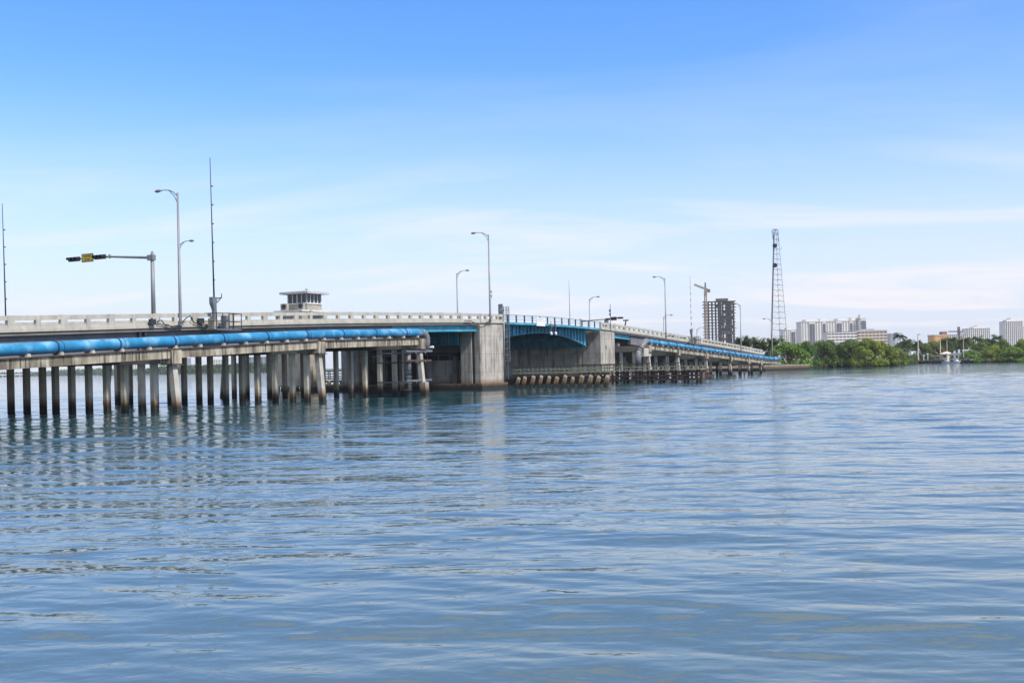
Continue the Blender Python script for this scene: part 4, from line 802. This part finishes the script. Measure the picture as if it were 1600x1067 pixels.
# ------------------------------------------------------------------ far buildings
M['bwhite'] = mat('white_facade', (.78, .75, .69), .8, scale=.1, var=.12); M['bcream'] = mat('cream_facade', (.62, .52, .38), .8, scale=.1, var=.12); M['borange'] = mat('orange_facade', (.72, .38, .12), .8, scale=.1, var=.12)
M['bgrey'] = mat('grey_facade', (.36, .38, .40), .8, scale=.1, var=.15); M['bdark'] = mat('window_band', (.05, .06, .08), .3, scale=.1); M['bconc'] = mat('raw_concrete', (.125, .10, .09), .9, scale=.3, var=.35)
M['bblue'] = mat('blue_grey_facade', (.22, .26, .32), .6, scale=.05, var=.15); M['terracotta'] = mat('terracotta_roof', (.30, .12, .06), .8)
def building(x0, x1, ytop, Y, label, m, floors, bays, dep_, name='apartment_building', extras=None, win=(.5, .55), rot=0, balc=()):
    p0 = P(x0, ytop, Y); p1 = P(x1, ytop, Y); wd = p1.x - p0.x; h = (p0.z + p1.z) / 2 - 1; t = thing(name, label, 'building', ((p0.x + p1.x) / 2, Y, 1), rot)
    mb = MB(); mb.box(-wd / 2, wd / 2, 0, dep_, -1, h); mb.build('wall', m, t)
    mb = MB(); mb.box(-wd / 2 - .3, wd / 2 + .3, -.3, dep_ + .3, h + .003, h + .8); mb.build('roof', M['roof'], t)
    ww, wh = wd / bays * win[0], h / floors * win[1]; mb = MB(); mb.box(-ww / 2, ww / 2, -.12, .1, 0, wh); proto = None; cnt = 0; rest = MB()
    lo = max(1, floors - 17)
    for f in range(floors - 1, lo - 1, -1):
        for b in range(bays):
            if b in balc: continue
            X = -wd / 2 + wd / bays * (b + .5); Z = h / floors * (f + .25)
            if cnt < 100:
                if proto is None: proto = mb.build('window', M['bdark'], t); o = proto
                else: o = proto.copy(); scene.collection.objects.link(o); o.parent = t
                o.location = (X, 0, Z)
            else: rest.box(X - ww / 2, X + ww / 2, -.12, .1, Z, Z + wh)
            cnt += 1
    if rest.v: rest.build('windows', M['bdark'], t)['kind'] = 'stuff'
    cnt_b = None
    for b in balc:
        X = -wd / 2 + wd / bays * b; q = wd / bays; mb = MB(); mb.box(X + q * .06, X + q * .94, -.15, .05, h * .05, h * .93); r_ = mb.build('balcony_recess', M['bdark'], t)
        for f in range(lo, floors):
            if cnt_b is None: mb = MB(); mb.box(0, q, -1.2, -.16, 0, h / floors * .28); cnt_b = mb.build('balcony', M['bgrey'], t); o = cnt_b
            else: o = cnt_b.copy(); scene.collection.objects.link(o); o.parent = t
            o.location = (X, 0, h / floors * f)
    if extras: extras(t, wd, h)
    return t
def ex(boxes, m):
    def f(t, wd, h):
        for (a, b, y0, y1, z0, z1) in boxes: mb = MB(); mb.box(wd * (a - .5), wd * (b - .5), y0, y1, h + .81 + z0, h + .81 + z1); mb.build('roof_structure', m, t)
    return f
building(1252, 1345, 502.5, 1400, 'long white condominium with balcony stacks and stepped roofline above the mangroves', M['bwhite'], 17, 22, 25, extras=ex([(.08, .30, 2, 20, 0, 2.6), (.32, .45, 2, 20, 0, 3.4), (.62, .8, 2, 20, 0, 3), (.85, .95, 2, 20, 0, 4)], M['bwhite']), balc=(3, 4, 8, 13, 14, 18))
building(1343, 1353, 498, 1395, 'slender white rounded tower with grey balconies at the right end of the condominium', M['bwhite'], 18, 4, 12, name='apartment_tower', extras=ex([(.1, .8, 1, 9, 0, 4.5)], M['bwhite']), balc=(1, 2, 3))
building(1224, 1252, 516, 1500, 'lower white condominium wing between the lattice tower and the long condominium', M['bwhite'], 14, 9, 20, extras=ex([(.2, .6, 2, 14, 0, 3)], M['bwhite']), balc=(4, 5))
building(1293, 1340, 519.5, 1250, 'pale parking garage in front of the white condominium', M['bwhite'], 9, 8, 20, name='parking_garage', win=(.8, .45))
building(1339, 1386, 517, 1250, 'cream parking garage with open decks right of the white condominium', M['bcream'], 9, 8, 20, name='parking_garage', win=(.8, .45), extras=ex([(.1, .6, 2, 14, 0, 1.6)], M['bgrey']))
building(1391, 1399, 521.5, 2200, 'small hazy tower between the parking garage and the coconut palm', M['bgrey'], 14, 4, 20, name='apartment_tower')
building(1460, 1483, 524, 1100, 'orange building with terracotta roof edge behind the dock trees', M['borange'], 8, 6, 18, extras=ex([(.6, .92, 2, 10, 0, 3)], M['terracotta']), win=(.3, .4))
building(1484, 1513, 523, 1500, 'low white and pink block between the orange building and the white tower block', M['bwhite'], 12, 10, 20, win=(.55, .8), extras=ex([(.62, .8, 2, 10, 0, 4)], M['bgrey']))
building(1513, 1547, 513.5, 1800, 'white tower block with dark vertical window bands left of the right edge tower', M['bwhite'], 18, 11, 25, name='apartment_tower', win=(.5, .85), extras=ex([(.25, .9, 2, 18, 0, 2.5), (.42, .68, 2, 18, 2.51, 4.5)], M['bwhite']))
building(1571, 1598, 502.5, 1700, 'tall white tower with dark vertical window bands at the right edge', M['bwhite'], 22, 9, 22, name='apartment_tower', win=(.52, .85), extras=ex([(.1, .92, 2, 16, 0, 2.4), (.33, .62, 2, 16, 2.41, 5.2)], M['bwhite']))
building(1598.5, 1612, 511, 1900, 'white block cut by the right edge behind the tall tower', M['bwhite'], 18, 4, 22)
# far left shore, seen hazily between the piles
for x0, x1, yt, Y, m, lb, nm in ((198, 217, 550, 2300, 'bwhite', 'pale hazy tower seen between the piles far left of the drawbridge', 'apartment_tower'), (268, 292, 560, 1900, 'bblue', 'blue grey block behind the nearest battered pile', 'apartment_building'), (296, 306, 570, 1700, 'bgrey', 'small grey block between the piles right of the nearest battered pile', 'apartment_building'), (333, 352, 563, 1800, 'bwhite', 'pale pinkish block with window rows seen between piles', 'apartment_building'),
    (388, 418, 558, 1700, 'bblue', 'large blue grey block behind the distant fender', 'apartment_building'), (432, 446, 548, 1750, 'bwhite', 'white block seen between crowded piles right of the distant fender', 'apartment_building'), (120, 128, 581, 2600, 'bgrey', 'tiny grey building on the far left shore', 'apartment_building')):
    building(x0, x1, yt, Y, lb, M[m], 12, 5, 25, name=nm, win=(.5, .5))
g = np.random.default_rng(9); L_ = []
for x in np.arange(-60, 470, 1.6):
    Yd = np.interp(x, [-60, 20, 150, 260, 380, 470], [3150, 3030, 2300, 1520, 1330, 1290]); p = P(x, 580, Yd); hh = (g.uniform(7, 12) if x > 40 else g.uniform(5, 13)) * (1.15 if 90 < x < 170 else .95)
    if 175 < x < 240: hh *= .8
    r = g.uniform(5, 9) * Yd / 1800; L_.append(((p.x, Yd + g.uniform(5, 25), hh * .45), (r, r, hh * .6)))
me = bpy.data.meshes.new('x'); gg = np.random.default_rng(3); V = []
for c, r in L_:
    k = 60; d = gg.normal(size=(k, 3)); d /= np.linalg.norm(d, axis=1)[:, None]; p = np.array(c) + d * np.array(r) * gg.uniform(.7, 1.05, (k, 1)); p[:, 2] = np.maximum(p[:, 2], .6)
    t_ = gg.normal(size=(k, 3)); t_ /= np.linalg.norm(t_, axis=1)[:, None]; b_ = np.cross(t_, gg.normal(size=(k, 3))); b_ /= np.linalg.norm(b_, axis=1)[:, None]; sz = 2.4
    V.append(np.stack([p - t_ * sz, p - b_ * sz, p + t_ * sz, p + b_ * sz], 1))
V = np.concatenate(V).reshape(-1, 3); nq = len(V) // 4; me = bpy.data.meshes.new('far_wood'); me.vertices.add(len(V)); me.vertices.foreach_set('co', V.ravel()); me.loops.add(nq * 4); me.loops.foreach_set('vertex_index', np.arange(nq * 4, dtype=np.int32)); me.polygons.add(nq); me.polygons.foreach_set('loop_start', (np.arange(nq) * 4).astype(np.int32)); me.update(calc_edges=True); me.materials.append(M['darkleaf'])
fw = bpy.data.objects.new('far_wood', me); scene.collection.objects.link(fw); tag(fw, 'far hazy line of trees on the shore beyond the left piles', 'woodland', kind='stuff')
# far low bridge at the left edge
p = P(-40, 588, 2500); q = P(34, 588, 2600); t = thing('causeway_bridge', 'tiny distant low bridge on the water at the left edge', 'bridge', (p.x, p.y, 0), math.atan2(q.y - p.y, q.x - p.x)); ln = (Vector((q.x, q.y, 0)) - Vector((p.x, p.y, 0))).length
mb = MB(); mb.box(0, ln, -5, 5, 4.2, 6); mb.build('deck', M['bwhite'], t)
for k in range(8): mb = MB(); mb.box(ln * (k + .5) / 8 - 1.5, ln * (k + .5) / 8 + 1.5, -4, 4, -1, 4.197); mb.build('pier', M['bgrey'], t)

# unfinished tower with crane
Y = 1160; p0 = P(1101, 470, Y); p1 = P(1147, 470, Y); wd = p1.x - p0.x; h = 64.0; t = thing('tower_under_construction', 'unfinished concrete high rise of bare floor slabs behind the bridge', 'building', ((p0.x + p1.x) / 2, Y, 1), -.12); fl = 3.15; nfl = 20; h = P(1124, 470.5, Y).z - 1
g = random.Random(5)
for k in range(nfl):
    z = h - k * fl; mb = MB(); e = g.uniform(.6, 2.0); e2 = g.uniform(.4, 2.0); mb.box(-wd / 2 - e, wd / 2 + e2, -1.0, 17, z - .38, z)
    mb.build('floor_slab', M['bconc'], t)
for i in range(9):
    for j in range(3):
        if j == 1 and i in (0, 1, 2): continue
        X = -wd / 2 + .6 + i * (wd - 1.2) / 8; mb = MB(); mb.box(X - .42, X + .42, j * 7.4, j * 7.4 + .9, -1, h - .4)
        mb.build('column', M['bconc'], t)
mb = MB(); mb.box(wd * -.04, wd * .07, 4, 12, -1, h + 2.2); mb.box(wd * .2, wd * .42, 5, 6.5, -1, h - 1); mb.build('core_wall', M['bconc'], t)
mb = MB(); mb.box(-wd * .1, wd * .30, 2, 13, h + .7, h + 2.9); mb.build('formwork', M['bconc'], t)
for k in range(0, nfl, 1):
    z = h - k * fl; a = g.uniform(-.5, .2) * wd; mb = MB(); mb.box(max(a, wd * .02), min(a + wd * g.uniform(.25, .55), wd / 2 - .3), 1.2, 1.5, z - fl + .05, z - .5 - g.uniform(0, 1.6)); mb.build('screen_panel', M['bconc'] if g.random() < .88 else M['bgrey'], t)
mb = MB()
for i in range(7): mb.box(-wd / 2 + i * wd / 6 - .1, -wd / 2 + i * wd / 6 + .1, -.6, -.4, h, h + 1.2)
mb.build('edge_posts', M['bconc'], t)
M['crane'] = mat('crane_yellow_grey', (.30, .20, .11), .6, scale=.5)
p = P(1102.5, 470, Y - 4); zt = P(1102, 452, Y).z; t = thing('tower_crane', 'tower crane with slanting jib standing above the unfinished tower', 'crane', (p.x, Y - 4, 1))
def lattice(mb, a, b, wa, wb, n, r):
    a = Vector(a); b = Vector(b); t_ = (b - a).normalized(); u = t_.cross(Vector((0, 1, 0)) if abs(t_.y) < .8 else Vector((1, 0, 0))).normalized(); v = t_.cross(u); C = []
    for i in range(n + 1):
        q = a + (b - a) * i / n; w_ = (wa + (wb - wa) * i / n) / 2; C.append([q + u * w_ * x + v * w_ * y for x, y in ((-1, -1), (1, -1), (1, 1), (-1, 1))])
    for k in range(4): mb.beam(C[0][k], C[-1][k], r * 1.6)
    for i in range(n):
        for k in range(4): mb.beam(C[i][k], C[i + 1][(k + 1) % 4], r); mb.beam(C[i + 1][k], C[i + 1][(k + 1) % 4], r)
mb = MB(); lattice(mb, (0, 0, -1), (0, 0, zt - 3), 2.2, 2.2, 26, .3); mb.build('mast', M['crane'], t)
pa = P(1084, 445, Y - 4) - Vector((p.x, Y - 4, 1)); pb = P(1108, 453.5, Y - 4) - Vector((p.x, Y - 4, 1))
mb = MB(); lattice(mb, (pa.x, -3, pa.z), (pb.x, 1, pb.z), 1.3, 1.6, 14, .28); mb.build('jib', M['crane'], t)
mb = MB(); tp = P(1101.8, 441.5, Y - 4) - Vector((p.x, Y - 4, 1)); lattice(mb, (0, 0, zt - 6), (tp.x, 0, tp.z), 1.8, .7, 5, .25); mb.build('tower_head', M['dark_metal'], t)
mb = MB(); mb.box(pb.x - 1.6, pb.x + 1.2, .4, 2.4, pb.z - 2.2, pb.z + 1.2); mb.build('counterweight', M['bconc'], t); mb = MB(); mb.box(-1.4, 1.4, -1.4, 1.4, zt - 9, zt - 5.5); mb.build('cab', M['crane'], t)
# small crane beyond the orange building
p = P(1498, 520, 1350); t = thing('tower_crane', 'small distant crane above the low block near the orange building', 'crane', (p.x, 1350, 1)); z0 = P(1498, 512, 1350).z; mb = MB(); lattice(mb, (0, 0, 0), (0, 0, z0), 1.8, 1.8, 20, .35); mb.build('mast', M['rust'], t)
a = P(1482, 518.2, 1350); b = P(1508, 517.6, 1350); mb = MB(); lattice(mb, (a.x - p.x, 0, a.z - 1), (b.x - p.x, 0, b.z - 1), 1.2, 1.2, 14, .3); mb.build('jib', M['galv'], t); mb = MB(); mb.box(b.x - p.x - 2.5, b.x - p.x, -1, 1, b.z - 2.5, b.z + .5); mb.build('counterweight', M['bgrey'], t)

M['tower_grey'] = mat('pale_tower_steel', (.42, .44, .46), .5, scale=1)
# lattice communications tower
Y = 345; bs_ = P(1215, 560, Y); top = P(1213, 359, Y).z; t = thing('lattice_tower', 'tall grey lattice communications tower with two round dishes near the end of the bridge', 'communications tower', (bs_.x, Y, .8)); h = top - .8
def tw(z): return 3.9 * (1 - z / h) ** 1.05 + 1.15
cor = [(-.62, -.5), (.62, -.25), (.3, .65)]
def cpt(k, z): w_ = tw(z); return Vector((cor[k][0] * w_ + .25 - .0 * z, cor[k][1] * w_, z))
for k in range(3): mb = MB(); mb.tube([cpt(k, -.8), cpt(k, h * .5), cpt(k, h)], [.12 if k else .18, .09 if k else .15, .07 if k else .10], 6); mb.build('leg', M['tower_grey'], t)
mb = MB(); nz = 24; zs = [h * (i / nz) ** .85 for i in range(nz + 1)]
for z in zs[1:]:
    mb = MB()
    for k in range(3): mb.beam(cpt(k, z), cpt((k + 1) % 3, z), .08)
    mb.build('horizontal_bracing', M['pole'], t)
mb = MB()
for z0, z1 in zip(zs[:-1], zs[1:]): mb.beam(cpt(0, z0), cpt(2, z1), .05); mb.beam(cpt(2, z0), cpt(1, z1), .04)
mb.build('diagonal_bracing', M['pole'], t)
mb = MB(); mb.beam(cpt(0, 0) + Vector((.25, -.2, 0)), cpt(0, h - 1) + Vector((.15, -.2, 0)), .25); mb.build('cable_tray', M['galv'], t)
for yy in (385, 415.5):
    z = P(1209, yy, Y).z - .8; c = cpt(0, z); q = P(1209, yy, Y); mb = MB(); cc = Vector((q.x - bs_.x, c.y - .7, z)); dr = Vector((-.35, -.93, 0)).normalized(); mb.tube([cc + dr * -.35, cc + dr * -.1, cc + dr * .4], [.25, .68, .70], 16); o = mb.build('dish', M['dark_metal'], t); mb = MB(); mb.beam(cc - dr * .3, c, .12); mb.build('mount', M['pole'], o)
mb = MB()
for k, (dx, dz) in enumerate(((-.9, -.7), (-.7, -2.2), (.8, -1.2), (.95, -3.0), (0, -.4))): mb.box(dx - .12, dx + .12, -.5, -.3, h + dz - .8, h + dz + .5)
mb.beam((-1.1, -.3, h - .2), (1.1, -.3, h - .2), .1); mb.beam((-.9, -.3, h + .15), (.7, -.3, h + .15), .08); mb.build('antennas', M['pole'], t)
mb = MB(); z = P(1221, 390, Y).z - .8; mb.tube([(1.4, 0, z), (2.0, 0, z), (2.0, 0, z + .9)], .05, 5); mb.build('whip', M['pole'], t)

# ------------------------------------------------------------------ dock at right
def at_(x, y): q = foot(x, y); return q
a = at_(1426, 568.2); b = at_(1517, 566.9); ln = math.dist(a, b); ang = math.atan2(b[1] - a[1], b[0] - a[0]); t = thing('dock', 'long low dark dock on piles between the mangroves at right', 'dock', (a[0], a[1], 0), ang)
mb = MB(); mb.box(0, ln, -.4, 3.4, 1.0, 1.25); mb.build('deck', M['wood_light'], t); mb = MB(); mb.box(0, ln, -.2, 0, .6, .997); mb.build('fascia', M['wood'], t)
for k in range(14): mb = MB(); mb.tube([(ln * (k + .5) / 14, -.25, -1.5), (ln * (k + .5) / 14, -.25, 1.5 if k % 3 else 2.0)], .17, 7); mb.build('pile', M['wood'], t)
def local(x, off=1.5): # point along the dock at photo column x
    f = (x - 1426) / 91; return Vector((a[0] + (b[0] - a[0]) * f, a[1] + (b[1] - a[1]) * f + off, 1.25))
for i, (x, yt, lb) in enumerate(((1438, 523, 'tallest cream light pole with lamp head at the left part of the dock'), (1473.5, 531, 'cream light pole between the canopy and the kiosk'), (1484, 533, 'slim light pole just right of the kiosk'), (1509, 531, 'slim pale pole in front of the white house'))):
    q = local(x); zt = P(x, yt, q.y).z; t = thing('light_pole', lb, 'light pole', q, 0, 'light poles on the dock'); mb = MB(); mb.tube([(0, 0, -.3), (0, 0, zt - 1.25)], [.26 if i < 2 else .16, .17 if i < 2 else .1], 8); mb.build('pole', M['bcream'], t)
    mb = MB(); mb.box(-.2, .9 if i == 0 else .3, -.15, .15, zt - 1.25, zt - 1.0); mb.build('lamp_head', M['pole'], t)
q = local(1480.5, 2.0); t = thing('kiosk', 'small cream kiosk with hipped roof on the dock', 'kiosk', q, ang); zt = P(1480, 549, q.y).z - 1.25
mb = MB(); mb.box(-1.35, 1.35, 0, 2.6, -.2, zt - .9); mb.build('wall', M['bcream'], t); mb = MB(); mb.add([(-1.8, -.5, zt - .89), (1.8, -.5, zt - .89), (1.8, 3, zt - .89), (-1.8, 3, zt - .89), (0, 1.3, zt)], [(0, 1, 4), (1, 2, 4), (2, 3, 4), (3, 0, 4), (3, 2, 1, 0)]); mb.build('roof', M['bwhite'], t)
mb = MB(); mb.box(-.5, .7, -.06, .05, zt - 2.2, zt - 1.3); mb.build('window', M['glass'], t)
q = local(1465, 1.2); t = thing('canopy', 'low cream canopy with two bright bays left of the kiosk', 'canopy', q, ang); mb = MB(); mb.box(-1.9, 1.9, 0, 2.5, 1.35, 1.65); mb.build('roof', M['bcream'], t)
for x in (-1.8, -.6, .6, 1.8): mb = MB(); mb.box(x - .08, x + .08, .1, .25, 0, 1.347); mb.build('post', M['wood'], t)
mb = MB(); mb.box(-1.2, -.8, .6, 1.6, 0, .9); mb.box(0.1, .5, .6, 1.6, 0, .9); mb.build('counter', M['white'], t)
q = local(1507, 6); t = thing('white_house', 'white two storey house half hidden behind the mangrove right of the kiosk', 'house', q, ang + .1); zt = P(1507, 547, q.y).z - 1.25
mb = MB(); mb.box(-3.2, 4.5, 0, 7, -.5, zt - 1.2); mb.build('wall', M['bwhite'], t); mb = MB(); mb.add([(-3.5, -.4, zt - 1.19), (4.8, -.4, zt - 1.19), (4.8, 7.4, zt - 1.19), (-3.5, 7.4, zt - 1.19), (-2.0, 3.5, zt + .2), (3.2, 3.5, zt + .2)], [(0, 1, 5, 4), (2, 3, 4, 5), (1, 2, 5), (3, 0, 4), (3, 2, 1, 0)]); mb.build('roof', M['bgrey'], t)
for x, z in ((-2.4, 2.4), (-.6, 2.4), (1.2, 2.4), (-2.4, .4), (-.6, .4)): mb = MB(); mb.box(x, x + .9, -.06, .05, z, z + 1.1); mb.build('window', M['glass'], t)
def boat(x, lb, L_b=5.0):
    q = local(x, -2.3); q.z = 0; t = thing('motor_boat', lb, 'boat', q, ang, 'boats moored at the dock'); mb = MB()
    vs = []; 
    for i, (xx, wd_, zb_, zt_) in enumerate(((-L_b / 2, .9, -.1, .55), (0, 1.0, -.15, .62), (L_b * .3, .75, -.1, .75), (L_b / 2, .05, .3, .95))): vs += [(xx, -wd_, zt_), (xx, -wd_ * .7, zb_), (xx, wd_ * .7, zb_), (xx, wd_, zt_)]
    fs = [(0, 1, 2, 3), (12, 15, 14, 13)]
    for i in range(3):
        for k in range(4): fs.append((i * 4 + k, i * 4 + (k + 1) % 4, i * 4 + 4 + (k + 1) % 4, i * 4 + 4 + k))
    mb.add(vs, fs); mb.build('hull', M['white'], t); mb = MB(); mb.box(-.6, .5, -.5, .5, .6, 1.3); mb.box(-1.0, .7, -.7, .7, 1.95, 2.03)
    for i, j in ((-.9, -.6), (.6, -.6), (.6, .6), (-.9, .6)): mb.box(i, i + .06, j, j + .06, .6, 1.95)
    mb.build('console_canopy', M['white'], t); mb = MB(); mb.box(-L_b / 2 - .4, -L_b / 2, -.2, .2, .1, 1.1); mb.build('outboard_motor', M['black'], t)
boat(1477, 'white motor boat moored in front of the kiosk', 3.6); boat(1491, 'white motor boat moored right of the kiosk', 3.6)
for x, yt, lb in ((1452.5, 552, 'white round topped post left of the canopy'), (1446, 554.5, 'short white round topped post right of the tallest light pole')):
    q = local(x, 1.0); zt = P(x, yt, q.y).z - 1.25; t = thing('dock_post', lb, 'post', q, 0, 'white posts on the dock'); mb = MB(); mb.tube([(0, 0, 0), (0, 0, zt - .5)], .12, 7); mb.build('post', M['white'], t); mb = MB(); mb.tube([(0, 0, zt - .5), (0, 0, zt - .3), (0, 0, zt)], [.2, .36, .1], 8); mb.build('globe', M['white'], t)

# ------------------------------------------------------------------ haze
mb = MB(); mb.box(-5200, 2600, -60, 5200, -3, 95); hz = mb.build('haze', bpy.data.materials.new('haze_air')); hz['kind'] = 'stuff'
m = hz.data.materials[0]; m.use_nodes = True; n = m.node_tree.nodes; n.remove(n['Principled BSDF']); pv = n.new('ShaderNodeVolumePrincipled'); pv.inputs['Color'].default_value = (.86, .92, 1, 1); pv.inputs['Density'].default_value = .00010
m.node_tree.links.new(pv.outputs[0], n['Material Output'].inputs['Volume'])
